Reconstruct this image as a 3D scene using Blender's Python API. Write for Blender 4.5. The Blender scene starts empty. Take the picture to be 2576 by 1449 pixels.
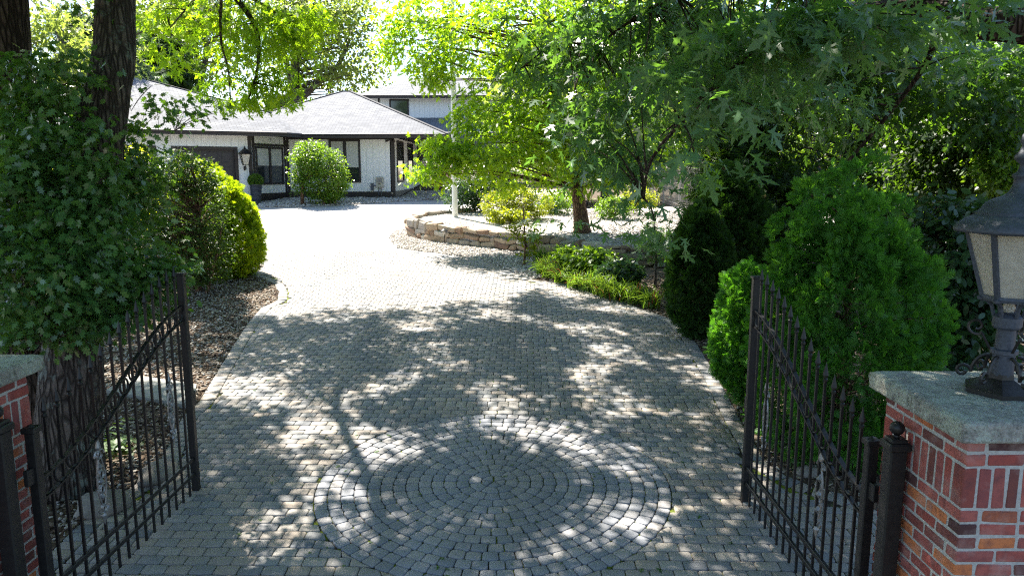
import bpy, bmesh, math, random
import numpy as np
from math import sin, cos, tan, radians, pi, sqrt, atan2
from mathutils import Vector, Matrix, noise as mnoise

random.seed(7)
RNG = np.random.default_rng(11)
SC = bpy.context.scene
COL = SC.collection

# ------------------------------------------------------------------ camera model
TH = radians(9.2)
FPX = 1830.0                      # focal length in pixels of a 2576 wide picture
SLOPE = tan(radians(3.07))        # the drive climbs gently towards the house
HC = 3.205


def ray(px, py):
    u = (px - 1288) / FPX
    v = (724.5 - py) / FPX
    return (u, cos(TH) + v * sin(TH), -sin(TH) + v * cos(TH))


def gz(y):
    return SLOPE * min(y, 45.0)


def G(px, py, up=0.0):
    """ground point seen at a picture position (up = height of the ground there)"""
    d = ray(px, py)
    t = (HC - up) / (SLOPE * d[1] - d[2])
    return Vector((t * d[0], t * d[1], HC + t * d[2]))


def Y(px, py, y):
    """point at distance y on the line of sight"""
    d = ray(px, py)
    t = y / d[1]
    return Vector((t * d[0], y, HC + t * d[2]))


# ------------------------------------------------------------------ object helpers
def put(o, parent=None):
    COL.objects.link(o)
    if parent is not None:
        o.parent = parent
    return o


def tag(o, label=None, cat=None, group=None, kind=None):
    if label: o['label'] = label
    if cat: o['category'] = cat
    if group: o['group'] = group
    if kind: o['kind'] = kind
    return o


def thing(name, label, cat, loc=(0, 0, 0), rz=0.0, group=None):
    o = bpy.data.objects.new(name, None)
    o.empty_display_size = 0.2
    o.location = loc
    o.rotation_euler = (0, 0, rz)
    put(o)
    return tag(o, label, cat, group)


def dup(root, loc, rz=0.0, label=None, group=None, scale=None):
    r = root.copy(); COL.objects.link(r)
    r.location = loc; r.rotation_euler = (0, 0, rz)
    if scale: r.scale = scale
    if label: r['label'] = label
    if group: r['group'] = group
    for ch in list(root.children):
        c = ch.copy(); COL.objects.link(c); c.parent = r
        for g in list(ch.children):
            d = g.copy(); COL.objects.link(d); d.parent = c
    return r


class MB:
    """collects geometry for ONE mesh object"""

    def __init__(self):
        self.v = []; self.f = []; self.m = []; self.r = []
        self.n = 0

    def add(self, vs, fs, mi=0, r=None):
        b = self.n
        self.v.extend([tuple(p) for p in vs])
        self.f.extend([tuple(i + b for i in f) for f in fs])
        self.m.extend([mi] * len(fs))
        rr = random.random() if r is None else r
        self.r.extend([rr] * len(vs))
        self.n += len(vs)
        return self

    def box(self, c, h, rz=0.0, mi=0, ch=0.0, r=None, M=None):
        cx, cy, cz = c; hx, hy, hz = h
        if ch <= 0:
            p = [Vector((sx * hx, sy * hy, sz * hz)) for sz in (-1, 1) for sy in (-1, 1) for sx in (-1, 1)]
            f = [(0, 2, 3, 1), (4, 5, 7, 6), (0, 1, 5, 4), (2, 6, 7, 3), (0, 4, 6, 2), (1, 3, 7, 5)]
        else:
            p, f = chamfer(hx, hy, hz, ch)
        R = M if M is not None else Matrix.Rotation(rz, 3, 'Z')
        return self.add([R @ q + Vector(c) for q in p], f, mi, r)

    def bar(self, a, b, w, d=None, mi=0, r=None):
        a = Vector(a); b = Vector(b); d = d or w
        t = (b - a)
        L = t.length
        q = t.to_track_quat('Z', 'Y').to_matrix()
        return self.box((a + b) / 2, (w / 2, d / 2, L / 2), M=q, mi=mi, r=r)

    def tube(self, pts, rad, n=8, mi=0, closed=False, cap=True, r=None):
        pts = [Vector(p) for p in pts]
        k = len(pts)
        if not hasattr(rad, '__len__'): rad = [rad] * k
        vs = []; ref = None
        for i, p in enumerate(pts):
            if closed: t = pts[(i + 1) % k] - pts[i - 1]
            else: t = pts[min(i + 1, k - 1)] - pts[max(i - 1, 0)]
            if t.length < 1e-9: t = Vector((0, 0, 1))
            t.normalize()
            if ref is None:
                ref = Vector((1, 0, 0)) if abs(t.x) < .8 else Vector((0, 1, 0))
            u = (ref - t * ref.dot(t)).normalized(); ref = u
            w = t.cross(u)
            for j in range(n):
                a = 2 * pi * j / n
                vs.append(p + (u * cos(a) + w * sin(a)) * rad[i])
        fs = []
        for i in range(k if closed else k - 1):
            i2 = (i + 1) % k
            for j in range(n):
                j2 = (j + 1) % n
                fs.append((i * n + j, i * n + j2, i2 * n + j2, i2 * n + j))
        if cap and not closed:
            fs.append(tuple(range(n - 1, -1, -1)))
            fs.append(tuple((k - 1) * n + j for j in range(n)))
        return self.add(vs, fs, mi, r)

    def lathe(self, prof, c=(0, 0, 0), n=24, mi=0, rot=0.0, r=None):
        c = Vector(c); vs = []; fs = []
        k = len(prof)
        for (rr, z) in prof:
            for j in range(n):
                a = 2 * pi * j / n + rot
                vs.append(c + Vector((rr * cos(a), rr * sin(a), z)))
        for i in range(k - 1):
            for j in range(n):
                j2 = (j + 1) % n
                fs.append((i * n + j, i * n + j2, (i + 1) * n + j2, (i + 1) * n + j))
        fs.append(tuple(range(n - 1, -1, -1)))
        fs.append(tuple((k - 1) * n + j for j in range(n)))
        return self.add(vs, fs, mi, r)

    def poly(self, pts, mi=0, r=None):
        return self.add(pts, [tuple(range(len(pts)))], mi, r)

    def prism(self, pts, dz, mi=0, r=None):
        """polygon (list of 3-d points) pushed by the vector dz"""
        k = len(pts); dz = Vector(dz)
        vs = [Vector(p) for p in pts] + [Vector(p) + dz for p in pts]
        fs = [tuple(range(k - 1, -1, -1)), tuple(range(k, 2 * k))]
        for i in range(k):
            j = (i + 1) % k
            fs.append((i, j, k + j, k + i))
        return self.add(vs, fs, mi, r)

    def build(self, name, mats, parent=None, smooth=False, loc=None, fix=True):
        me = bpy.data.meshes.new(name)
        me.from_pydata(self.v, [], self.f)
        if not isinstance(mats, (list, tuple)): mats = [mats]
        for m in mats: me.materials.append(m)
        if any(self.m): me.polygons.foreach_set('material_index', self.m)
        at = me.attributes.new('rnd', 'FLOAT', 'POINT')
        at.data.foreach_set('value', np.array(self.r, dtype=np.float32))
        if smooth: me.polygons.foreach_set('use_smooth', [True] * len(me.polygons))
        if fix:
            bm = bmesh.new(); bm.from_mesh(me)
            bmesh.ops.recalc_face_normals(bm, faces=bm.faces)
            bm.to_mesh(me); bm.free()
        me.update()
        o = bpy.data.objects.new(name, me)
        if loc is not None: o.location = loc
        return put(o, parent)


def chamfer(hx, hy, hz, c):
    vs = []; idx = {}
    for sx in (-1, 1):
        for sy in (-1, 1):
            for sz in (-1, 1):
                for ax in range(3):
                    p = [sx * (hx - c), sy * (hy - c), sz * (hz - c)]
                    p[ax] = (sx * hx, sy * hy, sz * hz)[ax]
                    idx[(sx, sy, sz, ax)] = len(vs); vs.append(Vector(p))
    I = lambda s, ax: idx[(s[0], s[1], s[2], ax)]
    fs = []
    for ax in range(3):
        b, d = [a for a in range(3) if a != ax]
        for s in (-1, 1):
            q = []
            for (p1, p2) in ((-1, -1), (1, -1), (1, 1), (-1, 1)):
                t = [0, 0, 0]; t[ax] = s; t[b] = p1; t[d] = p2
                q.append(I(t, ax))
            fs.append(tuple(q))
    for ax in range(3):                      # edges running along ax
        b, d = [a for a in range(3) if a != ax]
        for p1 in (-1, 1):
            for p2 in (-1, 1):
                t0 = [0, 0, 0]; t0[ax] = -1; t0[b] = p1; t0[d] = p2
                t1 = list(t0); t1[ax] = 1
                fs.append((I(t0, b), I(t1, b), I(t1, d), I(t0, d)))
    for sx in (-1, 1):
        for sy in (-1, 1):
            for sz in (-1, 1):
                fs.append(tuple(I((sx, sy, sz), a) for a in range(3)))
    return vs, fs


def raw_mesh(name, V, loops, sizes, mat, rnd=None, parent=None, smooth=False):
    """fast mesh from numpy arrays"""
    me = bpy.data.meshes.new(name)
    V = np.ascontiguousarray(V, dtype=np.float32)
    me.vertices.add(len(V)); me.vertices.foreach_set('co', V.ravel())
    loops = np.ascontiguousarray(loops, dtype=np.int32)
    sizes = np.ascontiguousarray(sizes, dtype=np.int32)
    me.loops.add(len(loops)); me.loops.foreach_set('vertex_index', loops)
    starts = np.concatenate([[0], np.cumsum(sizes)[:-1]]).astype(np.int32)
    me.polygons.add(len(sizes))
    me.polygons.foreach_set('loop_start', starts)
    try: me.polygons.foreach_set('loop_total', sizes)
    except Exception: pass
    if rnd is not None:
        at = me.attributes.new('rnd', 'FLOAT', 'POINT')
        at.data.foreach_set('value', np.ascontiguousarray(rnd, dtype=np.float32))
    if smooth: me.polygons.foreach_set('use_smooth', np.ones(len(sizes), dtype=bool))
    me.update(calc_edges=True)
    me.materials.append(mat)
    o = bpy.data.objects.new(name, me)
    return put(o, parent)


def unit(a):
    return a / np.maximum(np.linalg.norm(a, axis=1, keepdims=True), 1e-9)


def scatter(name, P, tip, nrm, size, tv, tf, mat, rnd=None, parent=None, smooth=False):
    """copies of one small shape (template tv/tf) at points P with tip direction and normal, one mesh"""
    N = len(P); k = len(tv)
    tip = unit(tip)
    nrm = unit(nrm - tip * np.sum(nrm * tip, axis=1, keepdims=True))
    x = np.cross(tip, nrm)
    R = np.stack([x, tip, nrm], axis=2)             # columns
    tv = np.asarray(tv, dtype=np.float64)
    size = np.asarray(size)
    sz = size[:, None, None] if size.ndim == 1 else size[:, None, :]
    W = np.einsum('nij,nkj->nki', R, tv[None] * sz) + P[:, None, :]
    sizes1 = np.array([len(f) for f in tf]); l1 = np.concatenate([np.array(f) for f in tf])
    loops = (l1[None, :] + (np.arange(N) * k)[:, None]).ravel()
    sizes = np.tile(sizes1, N)
    if rnd is None: rnd = RNG.random(N)
    return raw_mesh(name, W.reshape(-1, 3), loops, sizes, mat, np.repeat(rnd, k), parent, smooth)


# ------------------------------------------------------------------ leaf shapes (stem at origin, tip along +y)
def mirror_outline(h):
    pts = [(0, 0)] + h
    out = pts + [(-x, y) for (x, y) in reversed(h) if abs(x) > 1e-6]
    return out


def leafz(o, fold=.16, droop=.18):
    return [(x, y, -fold * abs(x) - droop * y * y) for (x, y) in o]


MAPLE = leafz(mirror_outline([(.07, .02), (.40, -.08), (.24, .08), (.10, .19), (.26, .34), (.36, .36), (.34, .44), (.60, .56), (.36, .54), (.28, .62), (.26, .50), (.08, .36),
                              (.10, .60), (.24, .70), (.12, .74), (.12, .86), (0, 1.12)]))
MAPLE_F = [tuple(range(len(MAPLE)))]
MAPLE_LO = leafz(mirror_outline([(.38, -.06), (.13, .18), (.58, .54), (.12, .40), (.22, .72), (0, 1.1)]))
MAPLE_LO_F = [tuple(range(len(MAPLE_LO)))]
HOLLY = leafz(mirror_outline([(.08, .06), (.34, .10), (.17, .26), (.42, .42), (.18, .56), (.34, .74), (.10, .80), (0, 1.1)]), .4, .3)
HOLLY_F = [tuple(range(len(HOLLY)))]
OVAL = leafz(mirror_outline([(.16, .12), (.25, .42), (.19, .75), (0, 1.0)]), .3, .25)
OVAL_F = [tuple(range(len(OVAL)))]
QUAD = leafz([(0, 0), (.34, .45), (0, 1.0), (-.34, .45)], .3, .2)
QUAD_F = [(0, 1, 2), (0, 2, 3)]
# a flat fan of scale-leaf twigs (arborvitae)
SPRAY = []
SPRAY_F = []


def _spray():
    def twig(x0, y0, a, L, w):
        b = len(SPRAY)
        dx, dy = sin(a), cos(a)
        SPRAY.extend([(x0 - dy * w * .4, y0 + dx * w * .4, 0), (x0 + dy * w * .4, y0 - dx * w * .4, 0),
                      (x0 + dx * L * .6 + dy * w, y0 + dy * L * .6 - dx * w, -.02), (x0 + dx * L, y0 + dy * L, -.07),
                      (x0 + dx * L * .6 - dy * w, y0 + dy * L * .6 + dx * w, -.02)])
        SPRAY_F.append((b, b + 1, b + 2, b + 3, b + 4))
    twig(0, 0, 0, 1.0, .055)
    for i, (y0, a, L) in enumerate([(.1, .75, .62), (.18, -.8, .6), (.32, .65, .55), (.4, -.68, .52), (.55, .5, .42), (.62, -.5, .38)]):
        twig(0, y0, a, L, .06)
_spray()
NEEDLE = [(0, 0, 0), (.10, .5, -.02), (0, 1, -.1), (-.10, .5, -.02), ]
TUFT = []; TUFT_F = []
for _a in (-1.0, -.5, 0, .5, 1.0):
    _b = len(TUFT); _dx, _dy = sin(_a), cos(_a)
    TUFT += [(0, 0, 0), (_dx * .5 + _dy * .06, _dy * .5 - _dx * .06, .03), (_dx, _dy, -.05), (_dx * .5 - _dy * .06, _dy * .5 + _dx * .06, .03)]
    TUFT_F.append((_b, _b + 1, _b + 2, _b + 3))


def rdir(n):
    return unit(RNG.normal(size=(n, 3)))


def blob_points(blobs, n, shell=.55):
    """n points in ellipsoids [(centre, radii, weight)], towards the outside"""
    w = np.array([b[2] if len(b) > 2 else b[1][0] * b[1][1] * b[1][2] for b in blobs], float); w /= w.sum()
    ix = RNG.choice(len(blobs), n, p=w)
    C = np.array([tuple(b[0]) for b in blobs])[ix]; R = np.array([tuple(b[1]) for b in blobs])[ix]
    d = rdir(n)
    r = (shell ** 3 + (1 - shell ** 3) * RNG.random(n)) ** (1 / 3)
    ph = RNG.random(6) * 9
    lump = 1 + .10 * (np.sin(d[:, 0] * 5 + ph[0]) * np.sin(d[:, 1] * 6 + ph[1]) + np.sin(d[:, 2] * 7 + ph[2] + 3 * d[:, 0])) * (1 if .45 < shell < .7 else 0)
    return C + d * R * (r * lump)[:, None], d, ix


def leaf_dirs(n, out, droop=.5, up=1.0, jitter=.6):
    tip = out * .6 + RNG.normal(size=(n, 3)) * .7
    tip[:, 2] = tip[:, 2] * .5 - droop
    nrm = RNG.normal(size=(n, 3)) * jitter
    nrm[:, 2] += up
    return tip, nrm


def clumpy(blobs, nclump, per, sig, shell=.5, flat=.55):
    C, d, ix = blob_points(blobs, nclump, shell)
    k = RNG.poisson(per, nclump); k = np.maximum(k, 1)
    idx = np.repeat(np.arange(nclump), k)
    off = RNG.normal(size=(len(idx), 3)) * sig; off[:, 2] *= flat
    return C, C[idx] + off, d[idx], idx


def twig_mb(mb, starts, ends, r0=.018, r1=.004, sag=.12, n=5, seg=5):
    for s, e in zip(starts, ends):
        s = Vector(s); e = Vector(e)
        m = (s + e) / 2 + Vector((random.uniform(-.1, .1), random.uniform(-.1, .1), sag)) * (e - s).length
        pts = []
        for i in range(seg + 1):
            t = i / seg
            pts.append(s * (1 - t) ** 2 + m * 2 * t * (1 - t) + e * t * t)
        mb.tube(pts, [r0 + (r1 - r0) * i / seg for i in range(seg + 1)], n)


def wob(p, a, f=1.0):
    q = Vector(p) * f
    return Vector((mnoise.noise(q), mnoise.noise(q + Vector((9.1, 3, 1))), mnoise.noise(q + Vector((2, 7.7, 5))))) * a


def trunk_path(pts, seg=14):
    """smooth path through points"""
    pts = [Vector(p) for p in pts]
    out = []
    k = len(pts)
    for i in range(k - 1):
        p0 = pts[max(i - 1, 0)]; p1 = pts[i]; p2 = pts[i + 1]; p3 = pts[min(i + 2, k - 1)]
        m = max(2, seg // (k - 1))
        for j in range(m):
            t = j / m
            out.append(.5 * ((2 * p1) + (p2 - p0) * t + (2 * p0 - 5 * p1 + 4 * p2 - p3) * t * t + (3 * p1 - p0 - 3 * p2 + p3) * t ** 3))
    out.append(pts[-1])
    return out


def bark_tube(mb, pts, r0, r1, n=14, flare=.35, seg=22, rough=.08):
    path = trunk_path(pts, seg)
    k = len(path); rad = []
    for i in range(k):
        t = i / (k - 1)
        rad.append((r0 + (r1 - r0) * t) * (1 + flare * max(0, 1 - t * 7) ** 2))
    b = mb.n
    mb.tube(path, rad, n)
    for i in range(b, mb.n):
        p = Vector(mb.v[i]); ax = path[min((i - b) // n, k - 1)]
        d = (p - ax)
        s = 1 + rough * mnoise.noise(p * Vector((7, 7, 1.6)).length / 3) + rough * mnoise.noise(Vector((p.x * 9, p.y * 9, p.z * 1.3)))
        mb.v[i] = tuple(ax + d * s)

# ------------------------------------------------------------------ materials
class N:
    def __init__(self, name):
        self.m = bpy.data.materials.new(name); self.m.use_nodes = True
        self.t = self.m.node_tree; self.t.nodes.clear()
        self.out = self.t.nodes.new('ShaderNodeOutputMaterial')

    def n(self, typ, **kw):
        x = self.t.nodes.new('ShaderNode' + typ)
        for k, v in kw.items():
            if k.startswith('i_'):
                x.inputs[int(k[2:])].default_value = v
            else: setattr(x, k, v)
        return x

    def l(self, a, b):
        self.t.links.new(a, b)

    def attr(self, name='rnd'):
        return self.n('Attribute', attribute_name=name).outputs['Fac']

    def coord(self, obj=False):
        return self.n('TexCoord').outputs['Object' if obj else 'Generated']

    def pos(self):
        return self.n('NewGeometry').outputs['Position']

    def noise(self, vec, scale, detail=4, rough=.55, out='Fac'):
        x = self.n('TexNoise'); self.l(vec, x.inputs['Vector'])
        x.inputs['Scale'].default_value = scale; x.inputs['Detail'].default_value = detail; x.inputs['Roughness'].default_value = rough
        return x.outputs[out]

    def ramp(self, fac, stops, interp='LINEAR'):
        x = self.n('ValToRGB'); r = x.color_ramp; r.interpolation = interp
        while len(r.elements) < len(stops): r.elements.new(.5)
        for e, (p, c) in zip(r.elements, stops):
            e.position = p; e.color = (*c, 1) if len(c) == 3 else c
        self.l(fac, x.inputs[0]); return x.outputs[0]

    def mix(self, fac, a, b, mode='MIX'):
        x = self.n('Mix', data_type='RGBA', blend_type=mode)
        for s, v in ((x.inputs[0], fac), (x.inputs[6], a), (x.inputs[7], b)):
            if hasattr(v, 'links'): self.l(v, s)
            elif isinstance(v, tuple): s.default_value = (*v, 1) if len(v) == 3 else v
            else: s.default_value = v
        return x.outputs[2]

    def math(self, op, a, b=0.0, c=None):
        x = self.n('Math', operation=op)
        for s, v in ((x.inputs[0], a), (x.inputs[1], b), (x.inputs[2], c)):
            if v is None: continue
            if hasattr(v, 'links'): self.l(v, s)
            else: s.default_value = v
        return x.outputs[0]

    def bump(self, h, strength=.3, dist=.01):
        x = self.n('Bump'); self.l(h, x.inputs['Height'])
        x.inputs['Strength'].default_value = strength; x.inputs['Distance'].default_value = dist
        return x.outputs[0]

    def mapv(self, vec, scale=(1, 1, 1), rot=(0, 0, 0)):
        x = self.n('Mapping'); self.l(vec, x.inputs[0])
        x.inputs['Scale'].default_value = scale; x.inputs['Rotation'].default_value = rot
        return x.outputs[0]

    def bsdf(self, col, rough=.7, metal=0.0, spec=.5, normal=None, **kw):
        p = self.n('BsdfPrincipled')
        for s, v in ((p.inputs['Base Color'], col), (p.inputs['Roughness'], rough)):
            if hasattr(v, 'links'): self.l(v, s)
            elif isinstance(v, tuple): s.default_value = (*v, 1)
            else: s.default_value = v
        p.inputs['Metallic'].default_value = metal
        p.inputs['Specular IOR Level'].default_value = spec
        if normal is not None: self.l(normal, p.inputs['Normal'])
        for k, v in kw.items(): p.inputs[k.replace('_', ' ')].default_value = v
        return p.outputs[0]

    def done(self, sh):
        self.l(sh, self.out.inputs[0]); return self.m


def leaf_mat(name, c0, c1, t0, t1, rough=.42, spec=.5, tmix=.5, dead=None):
    """leaf: reflecting face + light passing through; colour varies leaf by leaf"""
    k = N(name)
    r = k.attr()
    n = k.noise(k.pos(), 1.3, 2)
    f = k.math('ADD', k.math('MULTIPLY', r, .65), k.math('MULTIPLY', n, .35))
    col = k.mix(f, c0, c1); tr = k.mix(f, t0, t1)
    if dead:
        d = k.math('GREATER_THAN', r, 1 - dead)
        col = k.mix(d, col, (.16, .07, .025)); tr = k.mix(d, tr, (.2, .08, .02))
    p = k.bsdf(col, rough, spec=spec)
    t = k.n('BsdfTranslucent'); k.l(tr, t.inputs[0])
    m = k.n('MixShader'); m.inputs[0].default_value = tmix
    k.l(p, m.inputs[1]); k.l(t.outputs[0], m.inputs[2])
    return k.done(m.outputs[0])


def bark_mat(name, a, b, lichen=None, sc=1.0):
    k = N(name)
    v = k.mapv(k.pos(), (9 * sc, 9 * sc, 1.5 * sc))
    n0 = k.noise(k.pos(), 5 * sc, 3)
    vv = k.n('VectorMath', operation='ADD'); k.l(v, vv.inputs[0])
    sc_ = k.n('VectorMath', operation='SCALE'); k.l(k.n('TexNoise').outputs['Color'], sc_.inputs[0]); sc_.inputs['Scale'].default_value = 1.2
    k.l(sc_.outputs[0], vv.inputs[1])
    vo = k.n('TexVoronoi', feature='DISTANCE_TO_EDGE'); k.l(vv.outputs[0], vo.inputs['Vector']); vo.inputs['Scale'].default_value = 2.6
    n1 = k.noise(v, 2.2, 6, .65)
    n2 = k.noise(k.pos(), 30 * sc, 5, .65)
    rid = k.ramp(vo.outputs['Distance'], [(.0, (0, 0, 0)), (.22, (1, 1, 1))])
    f = k.math('MULTIPLY', k.math('ADD', k.math('MULTIPLY', n1, .6), k.math('MULTIPLY', n2, .5)), k.math('ADD', .35, k.math('MULTIPLY', rid, .65)))
    col = k.ramp(f, [(.15, a), (.55, b), (.8, tuple(min(1, c * 1.7) for c in b))])
    if lichen:
        n3 = k.noise(k.pos(), 3.2, 6, .7)
        col = k.mix(k.ramp(n3, [(.56, (0, 0, 0)), (.63, (.75, .75, .75))]), col, lichen)
    h = k.math('ADD', k.math('MULTIPLY', rid, .8), k.math('MULTIPLY', n2, .35))
    return k.done(k.bsdf(col, .92, spec=.15, normal=k.bump(h, 1.0, .035)))


def simple(name, col, rough=.6, metal=0.0, spec=.5, var=.0, nscale=20, bump=0.0):
    k = N(name)
    c = col; nm = None
    if var or bump:
        n = k.noise(k.pos(), nscale, 5, .6)
        if var:
            c = k.ramp(n, [(.25, tuple(max(0, x * (1 - var)) for x in col)), (.75, tuple(min(1, x * (1 + var)) for x in col))])
        if bump: nm = k.bump(n, bump, .004)
    return k.done(k.bsdf(c, rough, metal, spec, nm))


def paver_mat(name, tones):
    k = N(name)
    r = k.attr()
    col = k.ramp(r, tones)
    fine = k.noise(k.pos(), 190, 3, .7)
    col = k.mix(.55, col, k.ramp(fine, [(.3, (.42, .42, .42)), (.7, (.62, .62, .62))]), 'OVERLAY')
    big = k.noise(k.pos(), .9, 4, .6)
    col = k.mix(k.ramp(big, [(.42, (0, 0, 0)), (.75, (.4, .4, .4))]), col, (.15, .155, .16))
    tyre = k.noise(k.mapv(k.pos(), (1.6, .13, 1)), 1.0, 3, .5)
    col = k.mix(k.ramp(tyre, [(.5, (0, 0, 0)), (.68, (.38, .38, .38))]), col, (.12, .118, .112))
    stain = k.noise(k.pos(), 6, 5, .7)
    col = k.mix(k.ramp(stain, [(.55, (0, 0, 0)), (.72, (.35, .35, .35))]), col, (.20, .18, .15))
    return k.done(k.bsdf(col, .85, spec=.3, normal=k.bump(fine, .35, .004)))


M = {}
M['paver'] = paver_mat('concrete_paver', [(0, (.145, .155, .172)), (.25, (.25, .24, .23)), (.5, (.31, .262, .218)), (.75, (.205, .216, .226)), (1, (.35, .31, .262))])
M['paver2'] = paver_mat('grey_paver', [(0, (.195, .207, .234)), (.4, (.25, .255, .278)), (.75, (.315, .295, .285)), (1, (.265, .27, .292))])

k = N('paver_joint')
n = k.noise(k.pos(), 1.7, 4); n2 = k.noise(k.pos(), 14, 4, .65)
c = k.ramp(n2, [(.35, (.028, .025, .022)), (.7, (.065, .058, .047))])
g = k.ramp(k.math('MULTIPLY', n, n2), [(.225, (0, 0, 0)), (.28, (1, 1, 1))])
c = k.mix(g, c, (.13, .17, .02))
M['joint'] = k.done(k.bsdf(c, .95, spec=.1, normal=k.bump(k.noise(k.pos(), 120, 3), .6, .006)))

k = N('far_paving')
b = k.n('TexBrick'); k.l(k.pos(), b.inputs[0])
b.inputs['Scale'].default_value = 1; b.inputs['Brick Width'].default_value = .18; b.inputs['Row Height'].default_value = .12
b.inputs['Mortar Size'].default_value = .006; b.inputs['Mortar Smooth'].default_value = .2
b.inputs['Color1'].default_value = (.38, .37, .355, 1); b.inputs['Color2'].default_value = (.43, .41, .39, 1); b.inputs['Mortar'].default_value = (.15, .14, .12, 1)
c = k.mix(.4, b.outputs[0], k.ramp(k.noise(k.pos(), 3, 4), [(.3, (.4, .4, .4)), (.7, (.6, .6, .6))]), 'OVERLAY')
M['far_paving'] = k.done(k.bsdf(c, .85, spec=.3))

k = N('mulch_ground')
vo = k.n('TexVoronoi'); k.l(k.pos(), vo.inputs['Vector']); vo.inputs['Scale'].default_value = 22
c = k.ramp(vo.outputs['Color'], [(.15, (.055, .038, .028)), (.5, (.10, .075, .055)), (.85, (.17, .14, .11))])
c = k.mix(.5, c, k.ramp(k.noise(k.pos(), 2, 4), [(.3, (.35, .35, .35)), (.7, (.62, .6, .58))]), 'OVERLAY')
M['mulch'] = k.done(k.bsdf(c, .95, spec=.1, normal=k.bump(vo.outputs['Distance'], .8, .03)))

k = N('pale_gravel_ground')
vo = k.n('TexVoronoi'); k.l(k.pos(), vo.inputs['Vector']); vo.inputs['Scale'].default_value = 20
c = k.ramp(vo.outputs['Color'], [(.1, (.26, .23, .21)), (.5, (.42, .39, .36)), (.9, (.56, .53, .50))])
M['gravel'] = k.done(k.bsdf(c, .9, spec=.2, normal=k.bump(vo.outputs['Distance'], .9, .03)))

k = N('pebble')
c = k.ramp(k.attr(), [(0, (.20, .17, .15)), (.35, (.34, .31, .28)), (.7, (.45, .42, .39)), (1, (.58, .56, .54))])
M['pebble'] = k.done(k.bsdf(c, .8, spec=.3))
k = N('bark_chip')
c = k.ramp(k.attr(), [(0, (.05, .03, .02)), (.3, (.12, .08, .055)), (.6, (.22, .18, .14)), (.85, (.30, .27, .23)), (1, (.45, .42, .38))])
M['chip'] = k.done(k.bsdf(c, .9, spec=.15))

k = N('red_brick')
c = k.ramp(k.attr(), [(0, (.07, .035, .035)), (.12, (.17, .06, .05)), (.4, (.33, .075, .06)), (.7, (.41, .12, .095)), (.86, (.26, .075, .07)), (.92, (.50, .16, .06)), (1, (.55, .18, .07))])
n = k.noise(k.pos(), 16, 6, .7)
c = k.mix(k.ramp(n, [(.45, (0, 0, 0)), (.75, (.75, .75, .75))]), c, (.10, .045, .05))
n3 = k.noise(k.pos(), 7, 5, .65)
c = k.mix(k.ramp(n3, [(.50, (0, 0, 0)), (.74, (.42, .42, .42))]), c, (.46, .34, .31))
n2 = k.noise(k.pos(), 110, 4, .7)
M['brick'] = k.done(k.bsdf(c, .85, spec=.25, normal=k.bump(n2, .5, .006)))
k = N('mortar')
n = k.noise(k.pos(), 60, 5, .7)
c = k.ramp(n, [(.3, (.34, .33, .31)), (.7, (.52, .51, .48))])
M['mortar'] = k.done(k.bsdf(c, .95, spec=.1, normal=k.bump(n, .7, .006)))

k = N('lichen_stone')
n1 = k.noise(k.pos(), 5, 6, .7); n2 = k.noise(k.pos(), 38, 6, .75); n3 = k.noise(k.pos(), 15, 5, .7)
n4 = k.noise(k.pos(), 70, 5, .7)
c = k.ramp(n2, [(.3, (.13, .125, .115)), (.5, (.26, .25, .225)), (.7, (.40, .38, .345))])
c = k.mix(k.ramp(k.math('ADD', k.math('MULTIPLY', n1, .45), k.math('MULTIPLY', n4, .55)), [(.47, (0, 0, 0)), (.53, (.8, .8, .8))]), c, (.39, .43, .36))
c = k.mix(k.ramp(k.math('ADD', k.math('MULTIPLY', n3, .5), k.math('MULTIPLY', n4, .5)), [(.53, (0, 0, 0)), (.6, (.85, .85, .85))]), c, (.065, .068, .055))
c = k.mix(k.ramp(n4, [(.62, (0, 0, 0)), (.68, (.8, .8, .8))]), c, (.45, .48, .45))
M['capstone'] = k.done(k.bsdf(c, .95, spec=.15, normal=k.bump(k.math('ADD', n2, k.noise(k.pos(), 90, 4)), .8, .01)))

k = N('wall_stone')
c = k.ramp(k.attr(), [(0, (.20, .13, .10)), (.25, (.33, .25, .18)), (.55, (.40, .33, .25)), (.8, (.31, .28, .25)), (1, (.46, .42, .37))])
n = k.noise(k.pos(), 9, 6, .7)
c = k.mix(.6, c, k.ramp(n, [(.25, (.3, .3, .3)), (.75, (.68, .66, .62))]), 'OVERLAY')
M['wallstone'] = k.done(k.bsdf(c, .9, spec=.2, normal=k.bump(n, .8, .03)))

M['iron'] = simple('black_iron', (.011, .0105, .011), .45, 0.0, .4, .5, 35, .25)
M['iron_lit'] = simple('lit_iron', (.24, .235, .23), .35, .5, .5, .4, 30, .2)  # paler iron: light catching the castings is put into the colour
M['lamp_metal'] = simple('weathered_lamp_metal', (.055, .065, .085), .55, .25, .5, .35, 70, .3)
M['lamp_black'] = simple('lamp_black', (.02, .017, .016), .45, .2, .5, .4, 60, .2)
k = N('seeded_glass')
n = k.noise(k.pos(), 28, 4, .6)
c = k.ramp(n, [(.3, (.58, .53, .44)), (.7, (.70, .66, .57))])  # pale beige reflection in the panes is put into the glass colour
p = k.bsdf(c, .18, spec=.7)
tl = k.n('BsdfTranslucent'); k.l(k.ramp(n, [(.3, (.70, .63, .50)), (.7, (.85, .80, .68))]), tl.inputs[0])
mx = k.n('MixShader'); mx.inputs[0].default_value = .3; k.l(p, mx.inputs[1]); k.l(tl.outputs[0], mx.inputs[2])
tp_ = k.n('BsdfTransparent'); mx2 = k.n('MixShader'); mx2.inputs[0].default_value = .25; k.l(mx.outputs[0], mx2.inputs[1]); k.l(tp_.outputs[0], mx2.inputs[2])
M['lamp_glass'] = k.done(mx2.outputs[0])
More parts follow.
